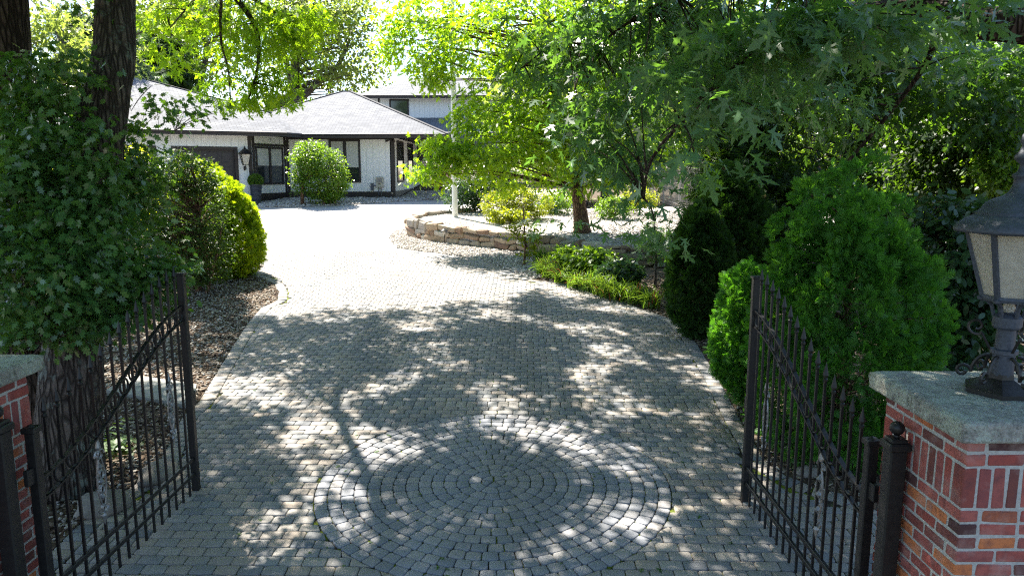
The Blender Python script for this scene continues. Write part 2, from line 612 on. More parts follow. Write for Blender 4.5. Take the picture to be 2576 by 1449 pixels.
M['clear_glass'] = k.done(k.bsdf((.8, .85, .88), .1, spec=.6, Transmission_Weight=.75)) if False else simple('lantern_glass', (.45, .50, .52), .15, 0, .8)

k = N('grooved_siding')
xg = k.n('SeparateXYZ'); k.l(k.n('TexCoord').outputs['UV'], xg.inputs[0])
fr = k.math('FRACT', k.math('MULTIPLY', xg.outputs[0], 1 / .30))
gr = k.math('LESS_THAN', fr, .04)
base = k.ramp(k.noise(k.pos(), 5, 4), [(.3, (.78, .78, .77)), (.7, (.82, .82, .81))])
c = k.mix(gr, base, (.44, .44, .44))
M['siding'] = k.done(k.bsdf(c, .7, spec=.25))
M['trim'] = simple('dark_trim', (.035, .028, .027), .55, 0, .35, .3, 12)
M['door'] = simple('garage_door_paint', (.04, .036, .038), .5, 0, .4, .2, 6)
M['blind'] = simple('window_blind', (.50, .50, .46), .8, 0, .2, .08, 30)
k = N('window_glass')
M['glass'] = k.done(k.bsdf((.02, .025, .028), .06, spec=.8))
M['foundation'] = simple('foundation', (.30, .28, .26), .9, 0, .2, .2, 9)
M['white_paint'] = simple('white_paint', (.62, .64, .62), .5, 0, .4, .12, 8)
M['meter'] = simple('meter_paint', (.45, .42, .35), .5, 0, .4, .15, 15)
M['slate_grey'] = simple('grey_plastic', (.10, .11, .13), .55, 0, .4, .25, 20)
M['pot'] = simple('dark_ribbed_pot', (.05, .055, .075), .45, 0, .4, .25, 25)
M['slab'] = simple('slab_stone', (.27, .27, .25), .9, 0, .2, .25, 9, .4)
M['rock'] = simple('rock', (.22, .20, .18), .9, 0, .2, .4, 8, .6)
M['shingle_dark'] = None


def shingle(name, a, b):
    k = N(name)
    br = k.n('TexBrick'); k.l(k.n('TexCoord').outputs['UV'], br.inputs[0])
    br.inputs['Scale'].default_value = 1; br.inputs['Brick Width'].default_value = .33; br.inputs['Row Height'].default_value = .14
    br.inputs['Mortar Size'].default_value = .018; br.inputs['Mortar Smooth'].default_value = .4; br.inputs['Bias'].default_value = 0
    br.inputs['Color1'].default_value = (*a, 1); br.inputs['Color2'].default_value = (*b, 1); br.inputs['Mortar'].default_value = (.07, .07, .073, 1)
    n = k.noise(k.n('TexCoord').outputs['UV'], 1.4, 5, .65)
    c = k.mix(.6, br.outputs[0], k.ramp(n, [(.3, (.46, .46, .47)), (.7, (.54, .54, .53))]), 'OVERLAY')
    return k.done(k.bsdf(c, .9, spec=.25, normal=k.bump(br.outputs['Fac'], -.5, .02)))


M['shingle'] = shingle('asphalt_shingle', (.122, .130, .145), (.20, .208, .222))
M['stucco'] = simple('grey_stucco', (.38, .39, .43), .9, 0, .2, .25, 7, .4)
M['stucco_trim'] = simple('stone_trim', (.36, .31, .22), .9, 0, .2, .2, 9)

# leaves
M['lf_maple'] = leaf_mat('maple_leaf', (0.05, 0.1, 0.02), (0.085, 0.15, 0.03), (0.2, 0.4, 0.012), (0.42, 0.58, 0.03), .38, .5, .5)
M['lf_maple_cool'] = leaf_mat('silver_maple_leaf', (0.055, 0.13, 0.06), (0.095, 0.18, 0.09), (0.12, 0.33, 0.03), (0.26, 0.46, 0.04), .36, .55, .38)
M['lf_maple_dark'] = leaf_mat('shade_toned_maple_leaf', (.03, .07, .025), (.05, .10, .035), (.08, .22, .012), (.22, .42, .02), .45, .4, .4)  # darker maple copy, inner-crown shade put into the leaf colour
M['lf_yellow'] = leaf_mat('sun_toned_maple_leaf', (0.06, 0.12, 0.016), (0.1, 0.165, 0.02), (0.24, 0.5, 0.01), (0.48, 0.68, 0.015), .42, .45, .58)  # brighter maple copy, backlit yellow-green put into the leaf colour
M['lf_holly'] = leaf_mat('holly_leaf', (0.035, 0.105, 0.03), (0.09, 0.19, 0.05), (0.08, 0.24, 0.012), (0.24, 0.42, 0.02), .28, .6, .28)
M['lf_yew'] = leaf_mat('dark_shrub_leaf', (0.03, 0.065, 0.02), (0.055, 0.1, 0.028), (0.08, 0.18, 0.01), (0.2, 0.32, 0.015), .5, .35, .35, .02)
M['lf_gold'] = leaf_mat('golden_arborvitae_leaf', (0.09, 0.16, 0.012), (0.13, 0.2, 0.016), (0.4, 0.6, 0.008), (0.6, 0.74, 0.012), .6, .25, .45, .05)
M['lf_arb'] = leaf_mat('arborvitae_leaf', (0.045, 0.15, 0.028), (0.09, 0.22, 0.038), (0.08, 0.34, 0.012), (0.2, 0.48, 0.02), .55, .3, .42, .01)
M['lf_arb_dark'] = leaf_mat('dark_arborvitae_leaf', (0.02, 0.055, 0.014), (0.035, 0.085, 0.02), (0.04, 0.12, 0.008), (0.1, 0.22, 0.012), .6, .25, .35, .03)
M['lf_box'] = leaf_mat('boxwood_leaf', (0.05, 0.11, 0.018), (0.09, 0.16, 0.025), (0.2, 0.42, 0.012), (0.38, 0.56, 0.02), .36, .5, .42)
M['lf_lime'] = leaf_mat('lime_hedge_leaf', (0.11, 0.15, 0.015), (0.15, 0.19, 0.02), (0.46, 0.56, 0.015), (0.62, 0.66, 0.02), .5, .35, .45)
M['lf_laurel'] = leaf_mat('laurel_leaf', (0.024, 0.06, 0.024), (0.045, 0.095, 0.035), (0.04, 0.14, 0.012), (0.12, 0.24, 0.02), .3, .55, .25)
M['lf_far'] = leaf_mat('far_leaf', (0.08, 0.13, 0.035), (0.12, 0.17, 0.05), (0.3, 0.42, 0.05), (0.46, 0.56, 0.09), .5, .35, .5)
M['lf_far_blue'] = leaf_mat('far_pine_leaf', (.045, .085, .05), (.07, .12, .07), (.06, .12, .04), (.12, .2, .06), .6, .3, .3)
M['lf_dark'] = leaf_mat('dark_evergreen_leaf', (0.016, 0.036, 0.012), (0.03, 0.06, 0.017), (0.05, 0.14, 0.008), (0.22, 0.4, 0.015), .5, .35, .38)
M['lf_red'] = leaf_mat('red_maple_leaf', (.10, .03, .025), (.16, .05, .03), (.30, .06, .03), (.4, .12, .04), .5, .35, .45)
M['lf_lily'] = leaf_mat('daylily_leaf', (0.05, 0.12, 0.02), (0.09, 0.15, 0.03), (0.16, 0.34, 0.02), (0.34, 0.48, 0.03), .4, .4, .45, .06)
M['lf_fern'] = leaf_mat('fern_leaf', (.05, .12, .03), (.08, .16, .03), (.16, .34, .02), (.26, .42, .03), .5, .4, .45)
M['bark'] = bark_mat('grey_bark', (.028, .022, .02), (.13, .105, .09), (.22, .26, .23))
M['bark_brown'] = bark_mat('brown_bark', (.07, .042, .026), (.24, .15, .10))
M['bark_dark'] = bark_mat('dark_bark', (.024, .017, .014), (.09, .064, .052))
M['bark_far'] = bark_mat('far_bark', (.07, .06, .055), (.18, .16, .14))
M['twig'] = simple('twig_bark', (.05, .036, .026), .9, 0, .2, .3, 18)

# ------------------------------------------------------------------ the ground
def pip(P, poly):
    """points (N,2) inside polygon"""
    x, y = P[:, 0], P[:, 1]; ins = np.zeros(len(P), bool)
    q = np.array([(p[0], p[1]) for p in poly]); k = len(q); j = k - 1
    for i in range(k):
        c = ((q[i, 1] > y) != (q[j, 1] > y)) & (x < (q[j, 0] - q[i, 0]) * (y - q[i, 1]) / (q[j, 1] - q[i, 1] + 1e-12) + q[i, 0])
        ins ^= c; j = i
    return ins


def edge_dist(P, poly, closed=False):
    q = np.array([(p[0], p[1]) for p in poly]); d = np.full(len(P), 1e9)
    for i in range(len(q) if closed else len(q) - 1):
        a = q[i]; b = q[(i + 1) % len(q)]; ab = b - a
        t = np.clip(((P - a) @ ab) / (ab @ ab + 1e-12), 0, 1)
        d = np.minimum(d, np.linalg.norm(P - a - t[:, None] * ab, axis=1))
    return d


def gzv(y):
    return SLOPE * np.minimum(y, 45.0)


def sheet(name, poly, dz, mat, label=None, kind='structure'):
    mb = MB()
    mb.prism([(p[0], p[1], gz(p[1]) + dz) for p in poly], (0, 0, -.05))
    o = mb.build(name, mat)
    return tag(o, kind=kind)


gm = MB()
ys = [-12, -4, 0, 5, 10, 15, 20, 25, 30, 35, 40, 45, 60, 120, 400]; xs = [-300, -80, -40, -20, -10, 0, 10, 20, 40, 80, 300]
vs = [(x, y, gz(max(y, -12)) - .035) for y in ys for x in xs]; w = len(xs)
gm.add(vs, [(j * w + i, j * w + i + 1, (j + 1) * w + i + 1, (j + 1) * w + i) for j in range(len(ys) - 1) for i in range(w - 1)])
tag(gm.build('ground', M['mulch']), kind='structure')

LEFT = [(-1.9, -3), (-2.2, 3.2)] + [tuple(G(*p)[:2]) for p in [(60, 1449), (215, 1300), (340, 1215), (400, 1160), (455, 1050), (500, 1008), (560, 910), (620, 815), (655, 775), (697, 755), (700, 735), (690, 715), (655, 698)]] + [(-7.4, 17.3), (-9.5, 20.5), (-13, 24), (-17, 27), (-18, 28.6)]
BACK = [(-11.35, 32.45), (-10.69, 30.6), (-9.3, 30.9), (-7.0, 31.63), (-5.2, 33.2), (-2.9, 34.6), (3.0, 36.0), (3.0, 31.0), (-.5, 27.6), (-2.4, 25.9)]
RIGHT = [(-3.75, 23.6), (-3.75, 22.0), (-3.16, 20.0)] + [tuple(G(*p)[:2]) for p in [(1200, 650), (1338, 703), (1480, 720), (1600, 770), (1700, 805), (1745, 850), (1800, 938), (1874, 1072), (1894, 1102), (1924, 1157), (1973, 1191), (2043, 1221), (2107, 1236)]] + [(3.1, 6.0), (3.35, 5.4), (3.3, 4.3), (2.2, 3.2), (2.0, -3)]
DRIVE = LEFT + BACK + RIGHT
sheet('driveway', [p for p in DRIVE if True], -.018, M['joint'])
far = [p for p in LEFT if p[1] > 16.4] + BACK + [p for p in RIGHT if p[1] > 18.3]
lx = LEFT[-6]
FARY = 19.6
farp = [(-8.85, FARY)] + [p for p in LEFT if p[1] > FARY] + BACK + [p for p in RIGHT if p[1] > FARY] + [(-2.8, FARY)]
sheet('driveway_far_paving', farp, .0, M['far_paving'])

# ---- pavers, each a small rounded block
CC = np.array(tuple(G(1242, 1209)[:2])); CR = 1.625


class Pav:
    def __init__(self):
        self.V = []; self.L = []; self.S = []; self.r = []; self.n = 0

    def add(self, poly, rnd, inset=.008, drop=.0045, lift=0.0):
        k = len(poly)
        p = np.array(poly); c = p.mean(0); d = p - c
        ln = np.linalg.norm(d, axis=1, keepdims=True)
        inn = c + d * np.maximum(0.2, 1 - inset / np.maximum(ln, 1e-6))
        tx, ty = random.gauss(0, .012), random.gauss(0, .012); lift += random.gauss(0, .0015)
        z0 = gzv(p[:, 1]) + lift
        def z(q): return gzv(q[:, 1]) + lift + (q[:, 0] - c[0]) * tx + (q[:, 1] - c[1]) * ty
        self.V.append(np.c_[inn, z(inn)]); self.V.append(np.c_[p, z(p) - drop]); self.V.append(np.c_[p, z(p) - .04])
        b = self.n
        self.L += list(range(b, b + k)); self.S.append(k)
        for a in (0, k):
            for i in range(k):
                j = (i + 1) % k
                self.L += [b + a + i, b + a + k + i, b + a + k + j, b + a + j]; self.S.append(4)
        self.r += [rnd] * (3 * k); self.n += 3 * k

    def build(self, name, mat, parent=None):
        return raw_mesh(name, np.concatenate(self.V), self.L, self.S, mat, np.array(self.r), parent)


def rrect(cx, cy, hx, hy, yaw, c=.014):
    q = [(-hx + c, -hy), (hx - c, -hy), (hx, -hy + c), (hx, hy - c), (hx - c, hy), (-hx + c, hy), (-hx, hy - c), (-hx, -hy + c)]
    ca, sa = cos(yaw), sin(yaw)
    return [(cx + ca * x - sa * y + random.uniform(-.0015, .0015), cy + sa * x + ca * y + random.uniform(-.0015, .0015)) for x, y in q]


pv = Pav()
PW, PH, J = .180, .120, .008
yawA = radians(-1.6)


def field(v0, v1, yaw, PWx=PW, PHy=PH, soldier=False, bend=0.0):
    """rows between the lines v0..v1 (distance along the rotated y axis)"""
    ca, sa = cos(yaw), sin(yaw)
    v = v0; row = 0
    while v < v1 - .5 * PHy:
        u = -14 + (PWx / 2 if row % 2 else 0) + random.uniform(-.01, .01)
        while u < 6:
            vv = v + PHy / 2
            bx = bend * u * u
            x = ca * u - sa * (vv + bx); y = sa * u + ca * (vv + bx)
            cand.append((x, y, PWx / 2 - J / 2, PHy / 2 - J / 2, yaw + atan2(2 * bend * u, 1)))
            u += PWx
        v += PHy; row += 1


cand = []
field(2.4, 8.26, radians(-1.0))
field(8.26, 8.445, radians(-1.0), .125, .185)
field(8.445, 10.98, radians(-1.0))
field(10.98, 11.16, radians(-1.0), .12, .18)
field(11.16, FARY + .1, radians(-1.0), bend=.0)
cand = np.array(cand)
P2 = cand[:, :2]
ok = pip(P2, DRIVE)
ED = np.minimum(edge_dist(P2, LEFT), edge_dist(P2, RIGHT))
ok &= ED > .13
EDd = {tuple(p): d for p, d in zip(P2, ED)}
ok &= (P2[:, 1] < FARY) & (P2[:, 1] > 2.6)
SEGS = [(Vector(a), Vector(b)) for pth in (LEFT, RIGHT) for a, b in zip(pth, pth[1:]) if (Vector(a) - Vector(b)).length > 1e-6]


def clip_edge(q, x, y, off=.19):
    c = Vector((x, y))
    for a, b in SEGS:
        ab = b - a; t = max(0, min(1, (c - a).dot(ab) / ab.dot(ab)))
        if (a + ab * t - c).length > .34: continue
        ab = ab.normalized(); nn = Vector((ab.y, -ab.x))        # the drive lies to the right of the outline
        out = []
        k = len(q)
        for i in range(k):
            p0 = Vector(q[i]); p1 = Vector(q[(i + 1) % k])
            d0 = (p0 - a).dot(nn) - off; d1 = (p1 - a).dot(nn) - off
            if d0 >= 0: out.append(tuple(p0))
            if d0 * d1 < 0: out.append(tuple(p0 + (p1 - p0) * (d0 / (d0 - d1))))
        q = out
        if len(q) < 3: return q
    P = np.array(q)
    area = .5 * abs(np.dot(P[:, 0], np.roll(P[:, 1], 1)) - np.dot(P[:, 1], np.roll(P[:, 0], 1)))
    return q if area > .0025 else []


for (x, y, hx, hy, yw) in cand[ok]:
    q = rrect(x, y, hx, hy, yw)
    if EDd[(x, y)] < .32:
        q = clip_edge(q, x, y)
        if len(q) < 3: continue
    dd = [sqrt((a - CC[0]) ** 2 + (b - CC[1]) ** 2) for a, b in q]
    if min(dd) < CR + .006:
        if max(dd) < CR + .035: continue
        q = [(CC[0] + (a - CC[0]) * max(1, (CR + .006) / d), CC[1] + (b - CC[1]) * max(1, (CR + .006) / d)) for (a, b), d in zip(q, dd)]
    pv.add(q, random.random())


def border(path, side):
    """a row of pavers laid end-on along an edge"""
    pts = [Vector((p[0], p[1])) for p in path]
    L = 0.0; step = .125; need = 0.0
    for a, b in zip(pts, pts[1:]):
        t = b - a; ln = t.length
        if ln < 1e-6: continue
        t /= ln; nn = Vector((-t.y, t.x)) * side
        while need < ln:
            c = a + t * need + nn * .095
            if 2.6 < c.y < FARY + 1:
                pv.add(rrect(c.x, c.y, .058, .088, atan2(t.y, t.x)), random.random())
            need += step
        need -= ln


border([p for p in LEFT if p[1] > 2.5 and p[1] < 21], -1)
border([p for p in RIGHT if p[1] > 2.5 and p[1] < 21], -1)
tag(pv.build('driveway_pavers', M['paver']), kind='structure')

# ---- round medallion
md = Pav()
rings = 14; rw = CR / rings
for kx in range(rings):
    r0 = kx * rw; r1 = (kx + 1) * rw
    if kx == 0:
        nst = 5; r0 = .012
    else: nst = max(6, int(round(2 * pi * (r0 + rw / 2) / .130)))
    off = random.random() * 6
    ang = off
    for i in range(nst):
        a0 = off + 2 * pi * i / nst; a1 = off + 2 * pi * (i + 1) / nst
        rm = (r0 + r1) / 2; ga = .0042 / max(rm, .05); g = .0034
        a0 += ga * random.uniform(.7, 1.5); a1 -= ga * random.uniform(.7, 1.5)
        ra, rb = r0 + g, r1 - g
        c = .016; ca = c / rm
        na = 2
        out = [(rb, a0 + ca), (rb, (a0 + a1) / 2), (rb, a1 - ca), (rb - c, a1), (ra + c, a1), (ra, a1 - ca), (ra, (a0 + a1) / 2), (ra, a0 + ca), (ra + c, a0), (rb - c, a0)]
        if kx == 0: out = [(rb, a0), (rb, (a0 + a1) / 2), (rb, a1), (ra, (a0 + a1) / 2)]
        md.add([(CC[0] + r * cos(a) + random.uniform(-.002, .002), CC[1] + r * sin(a) + random.uniform(-.002, .002)) for r, a in reversed(out)][::-1], random.random(), .007, .0038)
tag(md.build('paved_medallion', M['paver2']), kind='structure')

# ---- beds
PEB_V = None
bmI = bmesh.new(); bmesh.ops.create_icosphere(bmI, subdivisions=1, radius=.5)
PEB_V = [(v.co.x, v.co.y * .8, v.co.z * .55) for v in bmI.verts]; PEB_F = [tuple(v.index for v in f.verts) for f in bmI.faces]; bmI.free()
CHIP_V = [(-.5, -.2, 0), (.45, -.26, .02), (.5, .18, 0), (-.4, .24, .03), (-.46, -.16, .12), (.42, -.2, .13), (.44, .14, .12), (-.36, .2, .14)]
CHIP_F = [(0, 3, 2, 1), (4, 5, 6, 7), (0, 1, 5, 4), (1, 2, 6, 5), (2, 3, 7, 6), (3, 0, 4, 7)]


def strew(name, poly, n, size, tv, tf, mat, zof=0.0, tilt=.35, zfun=None, avoid=None):
    q = np.array([(p[0], p[1]) for p in poly])
    lo, hi = q.min(0), q.max(0)
    out = []
    while sum(len(o) for o in out) < n:
        P = lo + RNG.random((n * 2, 2)) * (hi - lo)
        out.append(P[pip(P, poly)])
    P = np.concatenate(out)[:n]
    if avoid is not None: P = P[~pip(P, avoid)]
    n = len(P)
    z = (gzv(P[:, 1]) if zfun is None else zfun(P)) + zof
    s = RNG.uniform(size[0], size[1], n) ** 1.0
    tip = np.c_[RNG.normal(size=(n, 2)), RNG.normal(size=n) * tilt * .5]
    nr = np.c_[RNG.normal(size=(n, 2)) * tilt, np.ones(n)]
    o = scatter(name, np.c_[P, z + s * RNG.uniform(0, .25, n)], tip, nr, s, tv, tf, mat, smooth=(tv is PEB_V))
    return tag(o, kind='stuff')


lefted = [p for p in LEFT if 3.0 < p[1] < 17.4]
BEDL = lefted + [(-9.5, 17.0), (-9.5, 3.0)]
sheet('mulch_bed', BEDL, -.004, M['mulch'])
strew('bark_mulch', lefted + [(-7.5, 16.5), (-7.2, 3.0)], 20000, (.025, .075), CHIP_V, CHIP_F, M['chip'], .0)
strew('stray_pebbles', lefted + [(-7.5, 16.5), (-7.2, 3.0)], 7000, (.02, .05), PEB_V, PEB_F, M['pebble'], .0)
righted = [p for p in RIGHT if 3.9 < p[1] < 17]
BEDR = righted + [(9.0, 3.9), (9.0, 17.0), (3.4, 17.2), (1.2, 18.4)]
sheet('planting_bed', BEDR, -.004, M['mulch'])
strew('dark_mulch', [p for p in righted] + [(5.0, 4.0), (5.5, 15.8), (1.2, 16.6)], 9000, (.025, .07), CHIP_V, CHIP_F, M['chip'], .0)

# raised bed behind the stone wall
WALLP = [(-1.3, 25.6), (-2.3, 25.1), (-3.0, 24.2), (-3.28, 23.2), (-3.1, 22.3), (-2.3, 21.35), (-1.3, 20.6), (-.42, 20.0), (.4, 19.35), (1.15, 18.75), (1.9, 18.1), (2.63, 17.6), (3.5, 17.25), (4.6, 17.1)]


def wall_h(t):     # height along the wall, t 0..1
    return .47 - .10 * max(0, t - .55) / .45


WT = [0.0]
for a, b in zip(WALLP, WALLP[1:]): WT.append(WT[-1] + sqrt((a[0] - b[0]) ** 2 + (a[1] - b[1]) ** 2))
RB = [(p[0], p[1], gz(p[1]) + wall_h(t / WT[-1]) - .06) for p, t in zip(WALLP, WT)]
rb = MB()
cx, cy = 3.5, 22.5
RBo = RB + [(12, 17.2, gz(17) + .3), (12, 30, gz(30) + .25), (1.0, 27.2, gz(27) + .3)]
vs = [(cx, cy, gz(cy) + .40)] + RBo; kk = len(RBo)
low = [(p[0], p[1], gz(p[1]) - .1) for p in RBo]
rb.add(vs + low, [(0, 1 + (i + 1) % kk, 1 + i) for i in range(kk)] + [(1 + i, 1 + (i + 1) % kk, 1 + kk + (i + 1) % kk, 1 + kk + i) for i in range(kk)])
tag(rb.build('raised_bed', M['gravel']), kind='structure')


def rbz(P):
    A = np.array([v[:3] for v in RB])
    z = np.full(len(P), 0.0)
    d = np.stack([np.hypot(P[:, 0] - a[0], P[:, 1] - a[1]) for a in A], 1)
    i = d.argmin(1)
    rel = np.array([a[2] - gz(a[1]) for a in A])[i]
    t = np.clip(d.min(1) / 3.0, 0, 1)
    return gzv(P[:, 1]) + rel * (1 - t) + .40 * t - .01


strew('white_gravel', [(p[0] + .1, p[1] + .15) for p in WALLP] + [(6.0, 17.6), (6.3, 26), (0.5, 26.3)], 13000, (.03, .07), PEB_V, PEB_F, M['pebble'], .0, zfun=rbz)
STRIP = [p for p in RIGHT if 15.5 < p[1] < 24][::1] + [(1.0, 16.2), (2.4, 17.3)] + [p for p in reversed(WALLP) if p[1] < 24.5 and p[0] < 2.7]
sheet('gravel_strip', STRIP, -.006, M['gravel'])
strew('strip_gravel', STRIP, 9000, (.03, .075), PEB_V, PEB_F, M['pebble'], .0)
HP = [(-10.69, 30.55), (-9.3, 30.85), (-7.0, 31.6), (-5.2, 33.15), (-2.9, 34.55), (2.8, 36), (2.8, 47), (-5.45, 47), (-5.45, 34.85), (-10.6, 34.85), (-11.2, 32.6)]
sheet('house_gravel', HP, .012, M['gravel'])
strew('river_stones', [p for p in HP if p[1] < 40] + [], 4500, (.06, .15), PEB_V, PEB_F, M['pebble'], .02)

# fallen leaves and specks on the drive
DR2 = [(-3.6, 4), (2.0, 4), (2.2, 12), (-4.2, 12)]
q = np.array(DR2); n = 170
P = np.c_[RNG.uniform(-3.4, 2.0, n), RNG.uniform(4.4, 12, n)]
o = scatter('fallen_leaves', np.c_[P, gzv(P[:, 1]) + .008], np.c_[RNG.normal(size=(n, 2)), np.zeros(n)], np.c_[RNG.normal(size=(n, 2)) * .2, np.ones(n)], RNG.uniform(.015, .055, n), MAPLE_LO, MAPLE_LO_F, M['lf_fern'])
tag(o, kind='stuff')

# stone wall
st = MB()
tot = WT[-1]


def wall_at(s):
    for i in range(len(WALLP) - 1):
        if s <= WT[i + 1] or i == len(WALLP) - 2:
            f = (s - WT[i]) / (WT[i + 1] - WT[i])
            a = Vector(WALLP[i]); b = Vector(WALLP[i + 1])
            return a + (b - a) * f, (b - a).normalized()


def stone(c, half, rz):
    b = st.n
    st.box(c, half, ch=min(half) * .42, M=Matrix.Rotation(rz, 3, 'Z') @ Matrix.Rotation(random.uniform(-.09, .09), 3, 'Y') @ Matrix.Rotation(random.uniform(-.12, .12), 3, 'X'))
    for i in range(b, st.n):
        p = Vector(st.v[i]); st.v[i] = tuple(p + wob(p, .075, 4.3) + Vector((random.uniform(-.012, .012), random.uniform(-.012, .012), random.uniform(-.01, .01))))


NC = 3
for course in range(NC):
    s = random.uniform(0, .2)
    while s < tot:
        L = random.choice([.26, .34, .44, .54, .66]) * random.uniform(.8, 1.15)
        H = wall_h(s / tot); hc = H / NC * random.uniform(.92, 1.12)
        if course == NC - 1: hc *= random.uniform(.6, 1.5)
        p, t = wall_at(min(s + L / 2, tot))
        nrm = Vector((-t.y, t.x))
        z0 = gz(p.y) + H / NC * course
        stone((p.x + nrm.x * (.05 * course / 3 + .02), p.y + nrm.y * (.05 * course / 3 + .02), z0 + H / NC / 2 + random.uniform(-.012, .012) + (.02 if course == NC - 1 else 0)), (L / 2 - .006, .13 + .03 * random.random(), hc / 2 - .002), atan2(t.y, t.x) + random.uniform(-.07, .07))
        s += L
# a few big slabs at the right end
for (x, y, a, hx, hz) in [(1.0, 18.72, -.6, .33, .17), (1.75, 18.2, -.55, .22, .15), (2.5, 17.7, -.4, .3, .16)]:
    stone((x, y - .1, gz(y) + .16), (hx, .14, hz), a)
t = thing('stone_wall', 'low dry-stone retaining wall of tan boulders curving around the gravel bed', 'stone wall', (0, 0, 0))
st.build('stonework', M['wallstone'], t)

# stepping slab, rocks beside the left gate
sl = MB()
a, b, c_, d = [G(*p) for p in [(268, 990), (330, 950), (495, 975), (485, 1032)]]
sl.prism([(v.x, v.y, v.z + .05) for v in (a, b, c_, d)], (0, 0, -.07))
o = sl.build('stone_slab', M['slab']); tag(o, 'flat pale stone slab lying in the mulch behind the left gate', 'slab')


def rock(name, loc, r, label, mat=None, cat='rock'):
    bm = bmesh.new(); bmesh.ops.create_icosphere(bm, subdivisions=3, radius=1)
    for v in bm.verts:
        v.co = Vector((v.co.x * r[0], v.co.y * r[1], v.co.z * r[2])) * (1 + .25 * mnoise.noise(v.co * 1.7 + Vector(loc)))
    me = bpy.data.meshes.new(name); bm.to_mesh(me); bm.free()
    me.polygons.foreach_set('use_smooth', [True] * len(me.polygons)); me.materials.append(mat or M['rock'])
    o = bpy.data.objects.new(name, me); o.location = loc; put(o)
    return tag(o, label, cat)


p = G(400, 1195); rock('boulder', (p.x, p.y, p.z + .02), (.17, .26, .10), 'rounded grey boulder edging the drive behind the left gate, farther of two')
p = G(262, 1275); rock('boulder', (p.x, p.y, p.z + .02), (.22, .2, .12), 'rounded grey boulder edging the drive behind the left gate, nearer of two')
p = G(2030, 1190); rock('boulder', (p.x, p.y, p.z + .01), (.12, .1, .06), 'small pale flat rock on the drive behind the right gate')

# ------------------------------------------------------------------ gates, posts, piers
GL = 2.15


def rail_z(t):
    s = t * t * (3 - 2 * t)
    return 1.15 + .69 * (.8 * s + .2 * t)


def tip_z(t):
    return rail_z(t) + .45 - .11 * t


def spear():
    return [(.0085, 0), (.016, .012), (.016, .022), (.009, .03), (.02, .05), (.012, .085), (.0015, .135)]


gate = thing('driveway_gate', 'open black iron gate leaf beside the left brick pier, with spear tips and ring band', 'gate', (-2.875, 4.13, .20), 0, 'pair of iron driveway gates')
# local: along +y from the hinge (0) to the free end (GL); z from the ground
mb = MB(); mb.box((0, .03, .76), (.03, .03, .70), ch=.006); mb.box((0, .03, 1.475), (.042, .042, .018), ch=.006); mb.lathe([(.03, 1.49), (.02, 1.5), (.004, 1.51)], (0, .03, 0), 4)
mb.build('hinge_stile', M['iron'], gate)
mb = MB(); mb.box((0, GL - .03, 1.06), (.03, .03, 1.05), ch=.006); mb.box((0, GL - .03, 2.115), (.038, .038, .012), ch=.004)
mb.box((.0, GL + .02, .98), (.02, .03, .07), ch=.005)
mb.build('free_stile', M['iron'], gate)
NP = 15
for i in range(NP):
    t = (i + 1) / (NP + 1)
    y = .03 + t * (GL - .06)
    mb = MB(); zt = tip_z(t)
    mb.box((0, y, (zt - .10 + .13) / 2), (.008, .008, (zt - .10 - .13) / 2))
    mb.lathe(spear(), (0, y, zt - .105), 8)
    mb.build('picket', M['iron'], gate)
for dz in (0, -.135):
    mb = MB()
    pts = [(0, .05 + (GL - .1) * i / 22, rail_z(i / 22) + dz) for i in range(23)]
    for a, b in zip(pts, pts[1:]): mb.bar(a, b, .03, .012)
    mb.build('curved_rail', M['iron'], gate)
NR = 15
for i in range(NR):
    t = (i + .5) / NR
    y = .05 + (GL - .1) * t; z = rail_z(t) - .0675
    mb = MB()
    mb.tube([(0, y + .056 * cos(a), z + .056 * sin(a)) for a in [2 * pi * j / 20 for j in range(20)]], .0085, 6, closed=True)
    mb.build('ring', M['iron'], gate)
for z in (.30, .44):
    mb = MB(); mb.box((0, GL / 2, z), (.013, GL / 2 - .05, .017), ch=.003)
    mb.build('bottom_rail', M['iron'], gate)


def scroll_casting(y, z):
    mb = MB()
    def spiral(cy, cz, sgn, up):
        pts = []
        for j in range(22):
            a = j / 21 * 3.6 * pi / 1.6; r = .045 * (1 - j / 26)
            pts.append((.008, cy + sgn * (r * cos(a) - .02), cz + up * r * sin(a)))
        mb.tube(pts, .007, 5)
    for s in (-1, 1):
        for u in (-1, 1):
            spiral(y + s * .035, z + u * .19, s, u)
            spiral(y + s * .03, z + u * .06, s, -u)
        mb.tube([(.008, y + s * (.015 + .035 * sin(pi * j / 12)), z - .17 + .34 * j / 12) for j in range(13)], .008, 5)
    for u in (-1, 0, 1):
        mb.lathe([(.002, -.03), (.022, 0), (.002, .03)], (.005, y, z + u * .11), 8)
    mb.lathe([(.012, -.02), (.02, .0), (.003, .07)], (.005, y, z + .25), 8)
    mb.lathe([(.003, -.07), (.02, 0), (.012, .02)], (.005, y, z - .25), 8)
    mb.build('scroll_ornament', M['iron_lit'], gate)


scroll_casting(GL * (13.0 / 16), 1.02)
scroll_casting(GL * (5.0 / 16), .86)
for z in (.35, 1.2):
    mb = MB(); mb.box((0, -.03, z), (.015, .035, .05), ch=.004); mb.build('hinge', M['iron'], gate)
g2 = dup(gate, (2.055, 3.93, .20), 0, 'open black iron gate leaf beside the right brick pier, with spear tips and ring band')


